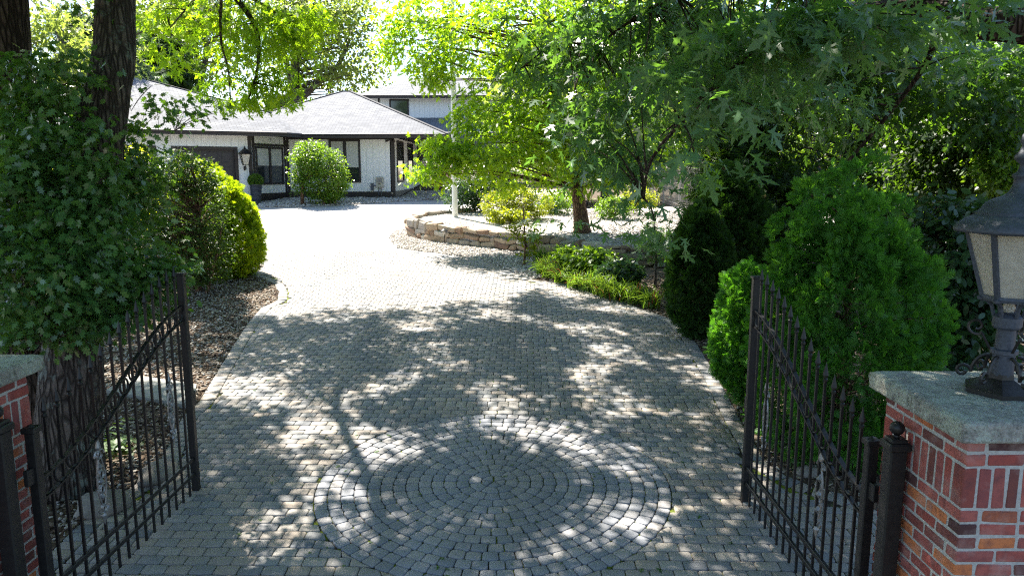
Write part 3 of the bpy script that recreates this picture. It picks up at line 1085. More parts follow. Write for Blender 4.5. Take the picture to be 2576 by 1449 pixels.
def gate_post(loc, label):
    t = thing('gate_post', label, 'gate post', loc, 0, 'iron gate posts on the piers')
    mb = MB(); mb.box((0, 0, .80), (.045, .045, .80), ch=.008); mb.build('shaft', M['iron'], t)
    mb = MB(); mb.box((0, 0, 1.62), (.06, .06, .022), ch=.008); mb.box((0, 0, 1.65), (.045, .045, .012), ch=.006); mb.build('cap', M['iron'], t)
    mb = MB(); mb.lathe([(.014, 1.655), (.016, 1.675), (.012, 1.68)] + [(max(.002, .038 * sin(a)), 1.715 - .038 * cos(a)) for a in [pi * (j + 1) / 10 for j in range(9)]] + [(.002, 1.754)], (0, 0, 0), 16)
    mb.build('ball_finial', M['iron'], t, smooth=True)
    return t


gp = gate_post((-2.94, 3.98, .13), 'square black iron post with ball finial fixed to the left brick pier')
dup(gp, (2.06, 3.72, .13), 0, 'square black iron post with ball finial fixed to the right brick pier')

PWD = .75


def brick_pier(loc, label):
    """loc = centre on the ground"""
    t = thing('brick_pier', label, 'brick pier', loc, 0, 'brick gate piers')
    H = 1.80; hw = PWD / 2
    mb = MB()
    ch_ = .067; z = 0.0; cs = []
    zt = H - .006
    # courses from the top down: three flat courses, one of uprights, the rest flat
    heights = [.057, .057, .20, .057] + [.057] * 20
    z = zt; row = 0
    for hh in heights:
        if z - hh < -.05: break
        z -= hh
        up = hh > .1
        even = row % 2 == 0
        th = .09
        for face in range(4):
            full = (face % 2 == 0) == even
            run = PWD if full else PWD - 2 * th - .02
            bl = .057 if up else .20
            n = max(2, round(run / (bl + .01)))
            lens = [1.0] * n
            if not up:
                if full and even: lens = [.5] + [1] * (n - 1) + [.5] if row % 4 == 0 else lens
            tl = sum(lens); u = -run / 2
            for ln in lens:
                L = run * ln / tl
                a_ = u + (.006 if (u > -run / 2 + 1e-6 or not full) else 0); b_ = u + L - (.006 if (u + L < run / 2 - 1e-6 or not full) else 0)
                cu = (a_ + b_) / 2; u += L; L = b_ - a_
                c = Matrix.Rotation(face * pi / 2, 3, 'Z') @ Vector((cu, -hw + th / 2, z + hh / 2))
                j = random.uniform(-.0025, .0025)
                d = Matrix.Rotation(face * pi / 2, 3, 'Z') @ Vector((0, j, 0))
                mb.box(c + d, (L / 2, th / 2, hh / 2), face * pi / 2 + random.uniform(-.006, .006), ch=.006)
        z -= .012; row += 1
    for i_ in range(mb.n):
        q_ = Vector(mb.v[i_]); mb.v[i_] = tuple(q_ + wob(q_ + Vector(loc), .0045, 26) + wob(q_, .003, 70))
    mb.build('brickwork', M['brick'], t)
    mb = MB(); mb.box((0, 0, H / 2 - .03), (hw - .005, hw - .005, H / 2 + .03 - .004)); mb.build('mortar_core', M['mortar'], t)
    # capstone: a rough slab
    bm = bmesh.new(); bmesh.ops.create_grid(bm, x_segments=36, y_segments=36, size=.5)
    ret = bmesh.ops.extrude_face_region(bm, geom=bm.faces[:])
    for v in [g for g in ret['geom'] if isinstance(g, bmesh.types.BMVert)]: v.co.z = 1
    ed = [v for v in bm.verts]
    S = PWD + .14; TK = .105
    bmesh.ops.recalc_face_normals(bm, faces=bm.faces)
    e = [e for e in bm.edges if abs(e.verts[0].co.z - e.verts[1].co.z) > .5]
    bmesh.ops.subdivide_edges(bm, edges=e, cuts=4)
    for v in bm.verts:
        x, y, zz = v.co.x * S, v.co.y * S, v.co.z * TK
        d = S / 2 - max(abs(x), abs(y))
        p = Vector((x + loc[0], y + loc[1], zz))
        nn = mnoise.noise(p * 18) * .6 + mnoise.noise(p * 45) * .4
        rr = .018
        if d < rr:                               # worn arris
            k_ = 1 - d / rr
            if zz > TK - 1e-4: zz -= .012 * k_ * (1 + .5 * nn)
            elif zz < 1e-4: zz += .008 * k_
        if d < 1e-4:
            out = Vector((x, y, 0)); 
            m_ = .007 * nn + .004 * mnoise.noise(p * 90)
            if abs(x) > S / 2 - 1e-4: x += m_ * (1 if x > 0 else -1)
            if abs(y) > S / 2 - 1e-4: y += m_ * (1 if y > 0 else -1)
        elif zz > TK * .5: zz += .0028 * nn + .002 * mnoise.noise(p * 80)
        v.co = (x, y, zz)
    me = bpy.data.meshes.new('capstone'); bm.to_mesh(me); bm.free()
    me.polygons.foreach_set('use_smooth', [True] * len(me.polygons)); me.materials.append(M['capstone'])
    o = bpy.data.objects.new('capstone', me); o.location = (0, 0, H); put(o, t)
    return t


bpR = brick_pier((2.13 + PWD / 2, 3.24 + PWD / 2, .165), 'red brick gate pier with lichen-covered stone cap carrying the big lantern')
bpL = brick_pier((-3.01 - PWD / 2, 3.62 + PWD / 2, .165), 'red brick gate pier at the left edge, mostly cut off, with bare stone cap')

# lantern on the right pier
lan = thing('pier_lantern', 'large weathered grey six-sided lantern standing on the right brick pier', 'lantern', (2.53, 3.64, 2.072))
mb = MB(); mb.lathe([(.175, 0), (.175, .022), (.15, .035), (.09, .06), (.062, .075), (.058, .10)], n=6); mb.build('base_plate', M['lamp_black'], lan)
mb = MB(); mb.lathe([(.052, .09), (.05, .20), (.062, .205), (.062, .225), (.045, .23), (.042, .33), (.06, .335), (.066, .345), (.066, .395), (.05, .41), (.028, .42)], n=20); mb.build('stem', M['lamp_metal'], lan, smooth=False)
mb = MB(); mb.lathe([(.024, .42), (.03, .44), (.024, .46), (.028, .475), (.018, .49)], n=12); mb.build('socket', M['lamp_glass'], lan)
for i in range(6):
    a = pi / 6 + i * pi / 3
    mb = MB()
    def rp(r, z): return (r * cos(a), r * sin(a), z)
    pts = [rp(.06, .19)] + [rp(.06 + .075 * sin(j / 10 * pi * .5), .19 - .10 * (1 - cos(j / 10 * pi * .5))) for j in range(1, 11)]
    for j in range(14):
        b_ = j / 13 * 2 * pi * 1.0; r_ = .038 * (1 - j / 20)
        pts.append(rp(.135 + .038 - r_ * cos(b_), .09 + .035 + 0 * r_ + r_ * sin(-b_) * -1 - .035))
    mb.tube(pts, .009, 6); mb.build('lower_scroll', M['lamp_black'], lan)
    if i % 2 == 0:
        mb = MB(); pts = [rp(.062, .22)] + [rp(.062 + .045 * j / 8, .22 + .085 * j / 8) for j in range(1, 9)]
        c0 = (.125, .315)
        for j in range(18):
            b_ = -.6 + j / 17 * 2.2 * pi; r_ = .045 * (1 - j / 26)
            pts.append(rp(c0[0] + r_ * sin(b_ + .2) + .005, c0[1] - r_ * cos(b_ + .2) * 1.0 + .02))
        mb.tube(pts, .007, 6); mb.build('upper_scroll', M['lamp_black'], lan)
    mb = MB(); mb.tube([rp(.062, .40), rp(.075, .45), rp(.10, .475), rp(.118, .485)], .010, 6); mb.lathe([(.002, -.018), (.018, -.008), (.02, .004), (.002, .02)], rp(.122, .485), 8)
    mb.build('cage_arm', M['lamp_metal'], lan)
RB_, RT_ = .118, .215; ZB, ZT = .49, .83
for i in range(6):
    a = i * pi / 3 + pi / 6; a2 = a + pi / 3
    lo = Vector((RB_ * cos(a), RB_ * sin(a), ZB)); hi = Vector((RT_ * cos(a), RT_ * sin(a), ZT))
    mb = MB(); mb.bar(lo, hi, .022, .022); mb.build('corner_bar', M['lamp_metal'], lan)
    lo2 = Vector((RB_ * cos(a2), RB_ * sin(a2), ZB)); hi2 = Vector((RT_ * cos(a2), RT_ * sin(a2), ZT))
    q4 = [lo * .985 + Vector((0, 0, .01)), lo2 * .985 + Vector((0, 0, .01)), hi2 * .985, hi * .985]
    n_ = (q4[1] - q4[0]).cross(q4[3] - q4[0]).normalized()
    mb = MB(); mb.prism(q4, n_ * -.004); mb.build('glass_pane', M['lamp_glass'], lan)
mb = MB(); mb.lathe([(.10, .475), (.128, .478), (.132, .492), (.128, .505), (.10, .506)], n=6, rot=pi / 6); mb.build('cage_ring', M['lamp_metal'], lan)
mb = MB()
for i in range(3):
    a = i * 2 * pi / 3 + .4
    mb.lathe([(.012, .50), (.012, .60)], (.035 * cos(a), .035 * sin(a), 0), 10)
    mb.lathe([(.010, .60), (.018, .625), (.016, .65), (.004, .685)], (.035 * cos(a), .035 * sin(a), 0), 10)
mb.build('bulb_cluster', M['white_paint'], lan)
# bell roof with six gentle lobes
prof = [(.22, .82), (.275, .826), (.28, .838), (.262, .868), (.23, .892), (.195, .908), (.188, .915), (.19, .924), (.178, .93), (.165, .945), (.148, .972), (.12, .99), (.08, 1.005), (.055, 1.025), (.042, 1.06), (.038, 1.09), (.048, 1.10), (.048, 1.11), (.028, 1.125), (.02, 1.16), (.045, 1.185), (.05, 1.20), (.03, 1.225), (.02, 1.25), (.03, 1.275), (.025, 1.30), (.004, 1.33)]
_old = [(.21, .82), (.262, .826), (.268, .838), (.255, .875), (.232, .915), (.20, .945), (.19, .95), (.192, .962), (.178, .972), (.168, .985), (.16, 1.02), (.14, 1.055), (.105, 1.085), (.075, 1.11), (.058, 1.14), (.05, 1.17), (.058, 1.178), (.058, 1.188), (.03, 1.20), (.022, 1.22), (.035, 1.235), (.04, 1.255), (.03, 1.285), (.012, 1.31), (.004, 1.35)]
mb = MB(); n = 48
vs = []; fs = []
for (r, z) in prof:
    lob = .055 if r > .06 else 0
    for j in range(n):
        a = 2 * pi * j / n + pi / 6
        f = 1 - lob + lob * abs(cos(3 * (a - pi / 6))) ** .5
        vs.append((r * f * cos(a), r * f * sin(a), z))
for i in range(len(prof) - 1):
    for j in range(n):
        fs.append((i * n + j, i * n + (j + 1) % n, (i + 1) * n + (j + 1) % n, (i + 1) * n + j))
fs.append(tuple(range(n - 1, -1, -1)))
mb.add(vs, fs); mb.build('bell_roof', M['lamp_metal'], lan, smooth=True)

# ------------------------------------------------------------------ the house
def uv_build(mb, name, mat, parent=None, **kw):
    o = mb.build(name, mat, parent, **kw)
    me = o.data; uv = me.uv_layers.new(name='UVMap')
    for p in me.polygons:
        n = p.normal
        if abs(n.z) > .999: t = Vector((1, 0, 0)); b = Vector((0, 1, 0))
        else:
            t = Vector((0, 0, 1)).cross(n).normalized(); b = n.cross(t)
        for li in p.loop_indices:
            v = me.vertices[me.loops[li].vertex_index].co
            uv.data[li].uv = (v.dot(t), v.dot(b))
    return o


house = thing('house', 'long single-storey house with pale grooved siding, dark trim and hipped grey shingle roofs', 'house', (0, 0, 0))


class Wall:
    """a straight wall seen from the outside: a -> b runs left to right in the picture"""
    def __init__(self, a, b):
        self.a = Vector((a[0], a[1], 0)); self.b = Vector((b[0], b[1], 0))
        self.t = (self.b - self.a).normalized(); self.n = Vector((self.t.y, -self.t.x, 0)); self.L = (self.b - self.a).length
        self.rz = atan2(self.t.y, self.t.x)

    def p(self, s, z, out=0.0):
        return self.a + self.t * s + self.n * out + Vector((0, 0, z))

    def box(self, mb, s0, s1, z0, z1, o0, o1, ch=0.0, mi=0):
        c = self.p((s0 + s1) / 2, (z0 + z1) / 2, (o0 + o1) / 2)
        mb.box(c, (abs(s1 - s0) / 2, abs(o1 - o0) / 2, abs(z1 - z0) / 2), self.rz, mi, ch)


ZE = 4.72          # underside of the eaves
def wall_part(w, z0, z1, s0=0.0, s1=None):
    mb = MB(); w.box(mb, s0, w.L if s1 is None else s1, z0, z1, -.18, 0)
    return uv_build(mb, 'wall', M['siding'], house)


def trim_post(w, s, wd=.12, z0=1.7, z1=ZE, out=.03):
    mb = MB(); w.box(mb, s - wd / 2, s + wd / 2, z0, z1, -.02, out, .006); mb.build('corner_trim', M['trim'], house)


def base_band(w, z0, z1, s0=0.0, s1=None, out=.035):
    mb = MB(); w.box(mb, s0, w.L if s1 is None else s1, z0, z1, -.16, out, .006); mb.build('base_trim', M['trim'], house)


def window(w, s0, s1, z0, z1, lights=2, blind=.55, fw=.09, name='window'):
    fr = MB()
    w.box(fr, s0, s1, z1 - fw, z1, -.01, .05, .006); w.box(fr, s0, s1, z0, z0 + fw, -.01, .06, .006)
    w.box(fr, s0, s0 + fw, z0 + fw, z1 - fw, -.01, .05, .006); w.box(fr, s1 - fw, s1, z0 + fw, z1 - fw, -.01, .05, .006)
    step = (s1 - s0 - fw) / lights
    for i in range(1, lights):
        c = s0 + fw / 2 + step * i; w.box(fr, c - .07, c + .07, z0 + fw, z1 - fw, -.01, .05, .006)
    f = fr.build(name, M['trim'], house)
    for i in range(lights):
        a = s0 + (fw if i == 0 else fw / 2 + step * i + .07); b = s1 - fw if i == lights - 1 else s0 + fw / 2 + step * (i + 1) - .07
        mb = MB(); w.box(mb, a, b, z0 + fw, z1 - fw, .002, .012); mb.build('pane', M['glass'], f)
        if blind:
            mb = MB(); w.box(mb, a + .01, b - .01, z1 - fw - (z1 - z0 - 2 * fw) * blind, z1 - fw - .005, .014, .02); mb.build('blind', M['blind'], f)
    return f


# main block
WF = Wall((-10.67, 35.0), (-5.6, 35.0))
wall_part(WF, 2.19, ZE); base_band(WF, 1.7, 2.19); trim_post(WF, .06); trim_post(WF, WF.L - .06, .16)
mb = MB(); WF.box(mb, 0, WF.L, ZE - .10, ZE, 0, .04, .006); mb.build('frieze_board', M['trim'], house)
sx = lambda px, y: (Y(px, 430, y).x)
window(WF, sx(830, 35) + 10.67, sx(908, 35) + 10.67, 2.62, 4.62, 2, .66)
WR = Wall((-5.6, 35.0), (-5.6, 48.0))
wall_part(WR, 2.19, ZE); base_band(WR, 1.7, 2.19)
mb = MB(); WR.box(mb, 0.0, .16, 1.7, ZE, -.02, .03, .006); mb.build('corner_trim', M['trim'], house)
window(WR, .9, 3.0, 2.6, 4.62, 1, .0); window(WR, 4.6, 6.6, 2.6, 4.62, 1, .0)
# slanted bay between the garage and the main block
GWL = Wall((-11.5 - .864 * 9.5, 32.7 - .504 * 9.5), (-11.5, 32.7))
WD = Wall((-11.5, 32.7), (-10.67, 35.0))
wall_part(WD, 2.16, ZE); base_band(WD, 1.65, 2.16)
window(WD, .22, WD.L - .3, 2.55, 4.25, 2, .5)
mb = MB(); WD.box(mb, .05, WD.L - .05, 4.27, 4.37, 0, .04, .006); mb.build('header_board', M['trim'], house)
trim_post(WD, .10, .16, 1.65); trim_post(WD, WD.L - .14, .14, 1.65)
# garage wing
s_of = lambda s: GWL.L - s
dz0, dz1 = 1.55, 4.06
doors = [(.74, 3.10), (3.95, 6.3)]
wall_part(GWL, 1.95, ZE, s_of(.70), GWL.L); wall_part(GWL, 1.95, ZE, s_of(3.9), s_of(3.14)); wall_part(GWL, 1.95, ZE, 0, s_of(6.34))
for (a, b) in doors:
    mb = MB(); GWL.box(mb, s_of(b + .04), s_of(a - .04), dz1 + .1, ZE, -.18, 0); uv_build(mb, 'wall', M['siding'], house)
    mb = MB()
    GWL.box(mb, s_of(b + .14), s_of(a - .14), dz1, dz1 + .14, -.14, .035, .006)
    GWL.box(mb, s_of(a), s_of(a - .14), dz0, dz1 - .002, -.14, .035, .006); GWL.box(mb, s_of(b + .14), s_of(b), dz0, dz1 - .002, -.14, .035, .006)
    d = mb.build('garage_door', M['trim'], house)
    mb = MB(); GWL.box(mb, s_of(b), s_of(a), dz0, dz1, -.22, -.12); mb.build('door_leaf', M['door'], d)
    for r in range(4):
        for c in range(4):
            s1 = b - (b - a) * (c + .12) / 4; s0 = b - (b - a) * (c + .88) / 4
            z0 = dz0 + (dz1 - dz0) * (r + .14) / 4; z1 = dz0 + (dz1 - dz0) * (r + .86) / 4
            mb = MB()
            GWL.box(mb, s_of(s1), s_of(s0), z1 - .03, z1, -.12, -.095); GWL.box(mb, s_of(s1), s_of(s0), z0, z0 + .03, -.12, -.095)
            GWL.box(mb, s_of(s1), s_of(s1) + .03, z0 + .03, z1 - .03, -.12, -.095); GWL.box(mb, s_of(s0) - .03, s_of(s0), z0 + .03, z1 - .03, -.12, -.095)
            mb.build('panel', M['door'], d)
for (a, b) in [(.0, .6), (3.24, 3.81), (6.44, 9.5)]:
    mb = MB(); GWL.box(mb, s_of(b), s_of(a), 1.50, 1.95, -.16, -.01); mb.build('foundation', M['foundation'], house)
mb = MB(); GWL.box(mb, GWL.L - .16, GWL.L, 1.78, ZE, -.02, .03, .006); mb.build('corner_trim', M['trim'], house)
# solid body behind the walls (dark inside)
mb = MB()
mb.prism([(-10.6, 35.2, 1.6), (-5.8, 35.2, 1.6), (-5.8, 46.8, 1.6), (-15, 46.8, 1.6), (-19.0, 38, 1.6), (-19.2, 28.6, 1.6), (-11.65, 33.0, 1.6)], (0, 0, ZE - 1.62))
mb.build('core', M['trim'], house)

# roofs: eave outlines in plan
OV = ZE + .02


def roof(name, faces, mat, parent):
    mb = MB()
    for f in faces: mb.poly(f)
    return uv_build(mb, name, mat, parent, fix=False)


def up_normals(o):
    me = o.data
    bm = bmesh.new(); bm.from_mesh(me)
    for f in bm.faces:
        f.normal_update()
        if f.normal.z < 0: f.normal_flip()
    bm.to_mesh(me); bm.free()


ex0, ex1, ey0, ey1 = -14.77, -2.93, 34.0, 46.0
ez = ZE + .13; az = 7.36
A0 = (-9.05, 40.0, az); A1 = (-8.65, 40.0, az)
c0, c1, c2, c3 = (ex0, ey0, ez), (ex1, ey0, ez), (ex1, ey1, ez), (ex0, ey1, ez)
mb = MB()
for f in ([c0, c1, A1, A0], [c1, c2, A1], [c2, c3, A0, A1], [c3, c0, A0]): mb.poly(f)
mb.poly([(x, y, ez - .03) for x, y, _ in (c3, c2, c1, c0)])
o = uv_build(mb, 'roof', M['shingle'], house, fix=False)
# fascia + gutter
def fascia(path, parent=house):
    mb = MB()
    for a, b in zip(path, path[1:]):
        a = Vector(a); b = Vector(b)
        mb.bar(a + Vector((0, 0, -.10)), b + Vector((0, 0, -.10)), .03, .19)
    mb.build('fascia', M['trim'], parent)
    gt = MB(); 
    gt.tube([Vector(p) + Vector((0, 0, -.055)) for p in path], .055, 8)
    gt.build('gutter', M['trim'], parent)
mb = MB()
mb.prism([(-9.6, 34.02, ZE + .02), (ex1 - .02, 34.02, ZE + .02), (ex1 - .02, 45.9, ZE + .02), (-9.6, 45.9, ZE + .02)], (0, 0, .06)); mb.build('soffit', M['trim'], house)

# garage roof: its front plane rises from the garage eave
E1 = Vector((-9.95, 32.8, ez)); gd = Vector((-.864, -.504, 0)); gi = Vector((-.504, .864, 0))
E0 = E1 + gd * 11.5
tn = tan(radians(23.0))
pn = Vector((-gi.x * tn, -gi.y * tn, 1))           # plane normal


def on_plane(px, py):
    d = Vector(ray(px, py)); o = Vector((0, 0, HC))
    return o + d * ((E1 - o).dot(pn) / d.dot(pn))


V1 = on_plane(684, 284); V2 = on_plane(330, 190); V3 = on_plane(150, 142)
K1 = Vector((-9.6, 34.0, ez))
mb = MB()
mb.poly([E0, E1, V1, V2, V3, ])
mb.poly([E1, K1 + Vector((0, .0, 0)), V1])
back = [V1 + Vector((2.0, 5.5, -2.2)), V2 + Vector((2.5, 7.5, -3.3)), V3 + Vector((1, 8, -3.6))]
mb.poly([V1, back[0], back[1], V2]); mb.poly([V2, back[1], back[2], V3]); mb.poly([K1, back[0], V1])
mb.poly([V3, back[2], E0])
o = uv_build(mb, 'roof', M['shingle'], house, fix=False); up_normals(o)
fascia([E0, E1, K1, (ex1, ey0, ez)])
fascia([(ex1, ey0, ez), (ex1, ey1, ez)])
mb = MB()
W0 = Vector(GWL.a) ; W1 = Vector(GWL.b)
mb.prism([(E0.x, E0.y, ZE + .02), (E1.x, E1.y, ZE + .02), (K1.x, K1.y, ZE + .02), (-10.6, 35.1, ZE + .02), (-11.6, 33.0, ZE + .02), (-19.9, 28.2, ZE + .02)], (0, 0, .05)); mb.build('soffit', M['trim'], house)
# ridge caps
mb = MB()
for a, b in ((A0, A1), (A1, c1), (A0, c0), (V1, V2), (V2, V3)):
    a = Vector(a); b = Vector(b); m = a + (b - a)
    mb.bar(a + Vector((0, 0, .012)), b + Vector((0, 0, .004)), .2, .016)
mb.build('ridge_cap', M['shingle'], house)

# upper storey at the back
uy = 46.0
W2 = Wall((sx(918, uy), uy), (3.5, uy))
zA = Y(1000, 297, uy).z; zB = Y(1000, 247, uy).z
mb = MB(); W2.box(mb, 0, W2.L, zA - 1.5, zB, -6.5, 0); uv_build(mb, 'wall', M['siding'], house)
a = sx(984, uy) - W2.a.x; b = sx(1032, uy) - W2.a.x
window(W2, a, b, zA - .1, zB - .08, 1, 0)
for q in (sx(934, uy) - W2.a.x, sx(958, uy) - W2.a.x):
    mb = MB(); W2.box(mb, q - .05, q + .05, zA - 1, zB, -.02, .03); mb.build('corner_trim', M['trim'], house)
e0 = Vector((sx(902, 45.2), 45.2, zB + .1)); e1 = Vector((4.5, 45.2, zB + .1))
ap0 = Y(1045, 196, 49.3); ap1 = Vector((1.5, 49.3, ap0.z))
mb = MB()
e2 = Vector((4.5, 53.4, e0.z)); e3 = Vector((e0.x, 53.4, e0.z))
mb.poly([e0, e1, ap1, ap0]); mb.poly([e1, e2, ap1]); mb.poly([e2, e3, ap0, ap1]); mb.poly([e3, e0, ap0]); mb.poly([e3, e2, e1, e0])
o = uv_build(mb, 'roof', M['shingle'], house, fix=False)
fascia([e3, e0, e1])
l0 = Vector((sx(990, 46), 45.95, zA)); l1 = Vector((3.5, 45.95, zA))
mb = MB(); mb.poly([Vector((l0.x, 43.6, zA - 1.0)), Vector((3.5, 43.6, zA - 1.0)), l1, l0]); mb.prism([Vector((l0.x, 43.6, zA - 1.02)), Vector((3.5, 43.6, zA - 1.02)), Vector((3.5, 45.9, zA - 1.02)), Vector((l0.x, 45.9, zA - 1.02))], (0, 0, -1.6))
uv_build(mb, 'roof', M['shingle'], house, fix=False)

# things fixed to or standing by the house
wl = thing('wall_lantern', 'black four-sided carriage lantern on the wall beside the garage door', 'wall lantern', GWL.p(s_of(.34), 3.33, 0), GWL.rz)
# local: -y is outwards
mb = MB(); mb.box((0, -.03, -.05), (.05, .03, .09), ch=.008); mb.bar((0, -.05, -.02), (0, -.25, -.02), .03); mb.bar((0, -.25, -.12), (0, -.25, .08), .035); mb.build('bracket', M['lamp_black'], wl)
def fr4(mb, z, r, w): 
    for q in range(4):
        a = pi / 4 + q * pi / 2; b = a + pi / 2
        mb.bar((r * cos(a), -.25 + r * sin(a), z), (r * cos(b), -.25 + r * sin(b), z), w)
mb = MB(); fr4(mb, .09, .15, .022); fr4(mb, .56, .27, .025)
for q in range(4):
    a = pi / 4 + q * pi / 2
    mb.bar((.15 * cos(a), -.25 + .15 * sin(a), .09), (.27 * cos(a), -.25 + .27 * sin(a), .56), .022)
mb.build('cage', M['lamp_black'], wl)
mb = MB()
for q in range(4):
    a = pi / 4 + q * pi / 2; b = a + pi / 2
    q4 = [Vector((.14 * cos(a), -.25 + .14 * sin(a), .1)), Vector((.14 * cos(b), -.25 + .14 * sin(b), .1)), Vector((.26 * cos(b), -.25 + .26 * sin(b), .55)), Vector((.26 * cos(a), -.25 + .26 * sin(a), .55))]
    mb.prism(q4, (q4[1] - q4[0]).cross(q4[3] - q4[0]).normalized() * -.004)
mb.build('glass', M['lamp_glass'], wl)
mb = MB(); mb.lathe([(.29, .565), (.30, .58), (.20, .66), (.19, .68), (.12, .73), (.115, .76), (.05, .80), (.03, .84), (.035, .86), (.005, .90)], (0, -.25, 0), 12, rot=pi / 12); mb.build('cap', M['lamp_black'], wl)

pt = thing('potted_boxwood', 'clipped boxwood ball in a tall dark ribbed pot by the garage corner', 'potted plant', (0, 0, 0))
pb = GWL.p(s_of(.02), 0, .55); pb.z = gz(pb.y)
mb = MB(); pr = [(.16, 0)]
for j in range(14):
    z = .03 + j * .055; r = .165 + .075 * (j / 13) ** .8
    pr += [(r, z), (r + .012, z + .012), (r + .012, z + .03), (r, z + .045)]
pr += [(.27, .82), (.27, .85), (.22, .85), (.2, .78)]
mb.lathe(pr, pb, 24); mb.build('pot', M['pot'], pt, smooth=False)
pc = pb + Vector((0, 0, 1.02))
n = 2600; d = rdir(n); P = np.array(pc) + d * np.array([.31, .31, .27]) * (1 - .12 * RNG.random((n, 1)))
tip, nr = d + RNG.normal(size=(n, 3)) * .5, RNG.normal(size=(n, 3))
o = scatter('clipped_foliage', P, tip, nr, RNG.uniform(.04, .07, n), OVAL, OVAL_F, M['lf_box'], parent=pt)

mt = thing('meter_box', 'beige utility meter cabinet on the front wall under the eave', 'meter box', WF.p(sx(955, 35) + 10.67, 2.55, 0), WF.rz)
mb = MB(); mb.box((0, -.07, .09), (.17, .07, .24), ch=.012); mb.build('cabinet', M['meter'], mt)
mb = MB(); mb.box((0, -.148, .17), (.12, .006, .11), ch=.004); mb.build('door', M['foundation'], mt)
mb = MB(); mb.lathe([(.045, -.0), (.05, .02), (.03, .03)], (0, 0, 0), 12); 
mb2 = MB(); mb2.box((0, -.155, .0), (.05, .012, .02), ch=.004); mb2.build('latch', M['trim'], mt)
mb = MB(); mb.tube([(-.06, -.06, -.14), (-.06, -.06, -.55)], .018, 8); mb.tube([(.06, -.06, -.14), (.06, -.06, -.55)], .018, 8); mb.build('conduit', M['slate_grey'], mt)
bx = thing('junction_box', 'small dark grey outlet box on the wall beside the beige meter cabinet', 'junction box', WF.p(sx(936, 35) + 10.67, 2.42, 0), WF.rz)
mb = MB(); mb.box((0, -.06, 0), (.07, .06, .17), ch=.012); mb.build('housing', M['slate_grey'], bx)
mb = MB(); mb.tube([(.07, -.05, .05), (.2, -.05, .05), (.24, -.05, .1)], .014, 8); mb.build('conduit', M['slate_grey'], bx)
fl = thing('floodlight', 'twin-headed black floodlight under the eave near the house corner', 'floodlight', WF.p(sx(985, 35) + 10.67, ZE - .13, .0))
mb = MB(); mb.box((0, -.06, .02), (.06, .06, .02), ch=.006); mb.build('mount', M['trim'], fl)
for s in (-1, 1):
    mb = MB(); mb.tube([(s * .04, -.08, 0), (s * .12, -.14, -.03), (s * .2, -.2, -.05)], [.02, .04, .06], 10); mb.build('head', M['trim'], fl)


def path_light(p, label, s=1.0):
    t = thing('path_light', label, 'path light', p)
    mb = MB(); mb.lathe([(.012, -.05), (.012, .30)], n=8); mb.build('stake', M['lamp_black'], t)
    mb = MB(); mb.lathe([(.03, .28), (.05, .30), (.05, .36), (.045, .37)], n=14); mb.build('lens', M['lamp_glass'], t)
    mb = MB(); mb.lathe([(.10, .365), (.105, .375), (.07, .41), (.05, .42), (.02, .45), (.004, .455)], n=16); mb.build('shade', M['lamp_black'], t)
    t.scale = (s, s, s)
    return t


path_light(G(1118, 614), 'small black mushroom path light in the gravel before the stone wall', 1.0)
path_light(G(987, 503) + Vector((0, 0, .02)), 'small path light in the stones below the house corner, left one of two', .9)
path_light(G(1072, 499) + Vector((0, 0, .02)), 'small path light in the stones beside the house, right one of two', .9)

fp = thing('flagpole', 'tall white round pole standing in the gravel bed behind the stone wall', 'pole', (-1.86, 23.8, gz(23.8) + .38))
mb = MB(); mb.lathe([(.092, -.1), (.09, .5), (.07, 6.5), (.05, 9.0)], n=20); mb.build('shaft', M['white_paint'], fp, smooth=True)
mb = MB(); mb.lathe([(.05, 9.0), (.06, 9.02), (.02, 9.05)] + [(.08 * sin(a) + .001, 9.13 - .08 * cos(a)) for a in [pi * (j + 1) / 8 for j in range(8)]], n=16); mb.build('finial', M['lamp_glass'], fp)
mb = MB(); mb.lathe([(.13, -.02), (.13, .02), (.10, .04)], n=20); mb.build('collar', M['white_paint'], fp)

# iron fence on the right
fpth = [Vector((p[0], p[1])) for p in [(5.9, 34.5), (6.15, 29.5), (6.35, 25.5), (6.9, 21.0)]]
fen = thing('iron_fence', 'black iron picket fence along the far right side of the gravel bed', 'fence', (0, 0, 0))
acc = 0.0; pick = None; npk = 0
FH = 2.05
for si, (a, b) in enumerate(zip(fpth, fpth[1:])):
    t = (b - a); L = t.length; t /= L
    for z in (.18, FH - .45, FH - .12):
        mb = MB(); mb.bar((a.x, a.y, gz(a.y) + z + .28), (b.x, b.y, gz(b.y) + z + .28), .035, .025); mb.build('rail', M['iron_lit'], fen)
    s = 0.0
    nn = int(L / .145)
    for i in range(nn):
        p = a + t * (i + .5) * L / nn
        loc = (p.x, p.y, gz(p.y) + .28)
        if npk % 16 == 0:
            mb = MB(); mb.box((0, 0, FH / 2), (.03, .03, FH / 2 + .02), ch=.006); o = mb.build('post', M['iron_lit'], fen)
            o.location = loc
        else:
            if pick is None:
                mb = MB(); mb.box((0, 0, FH / 2), (.009, .009, FH / 2)); mb.lathe(spear(), (0, 0, FH), 6); pick = mb.build('picket', M['iron_lit'], fen); o = pick
            else:
                o = pick.copy(); COL.objects.link(o); o.parent = fen
            o.location = loc
        npk += 1

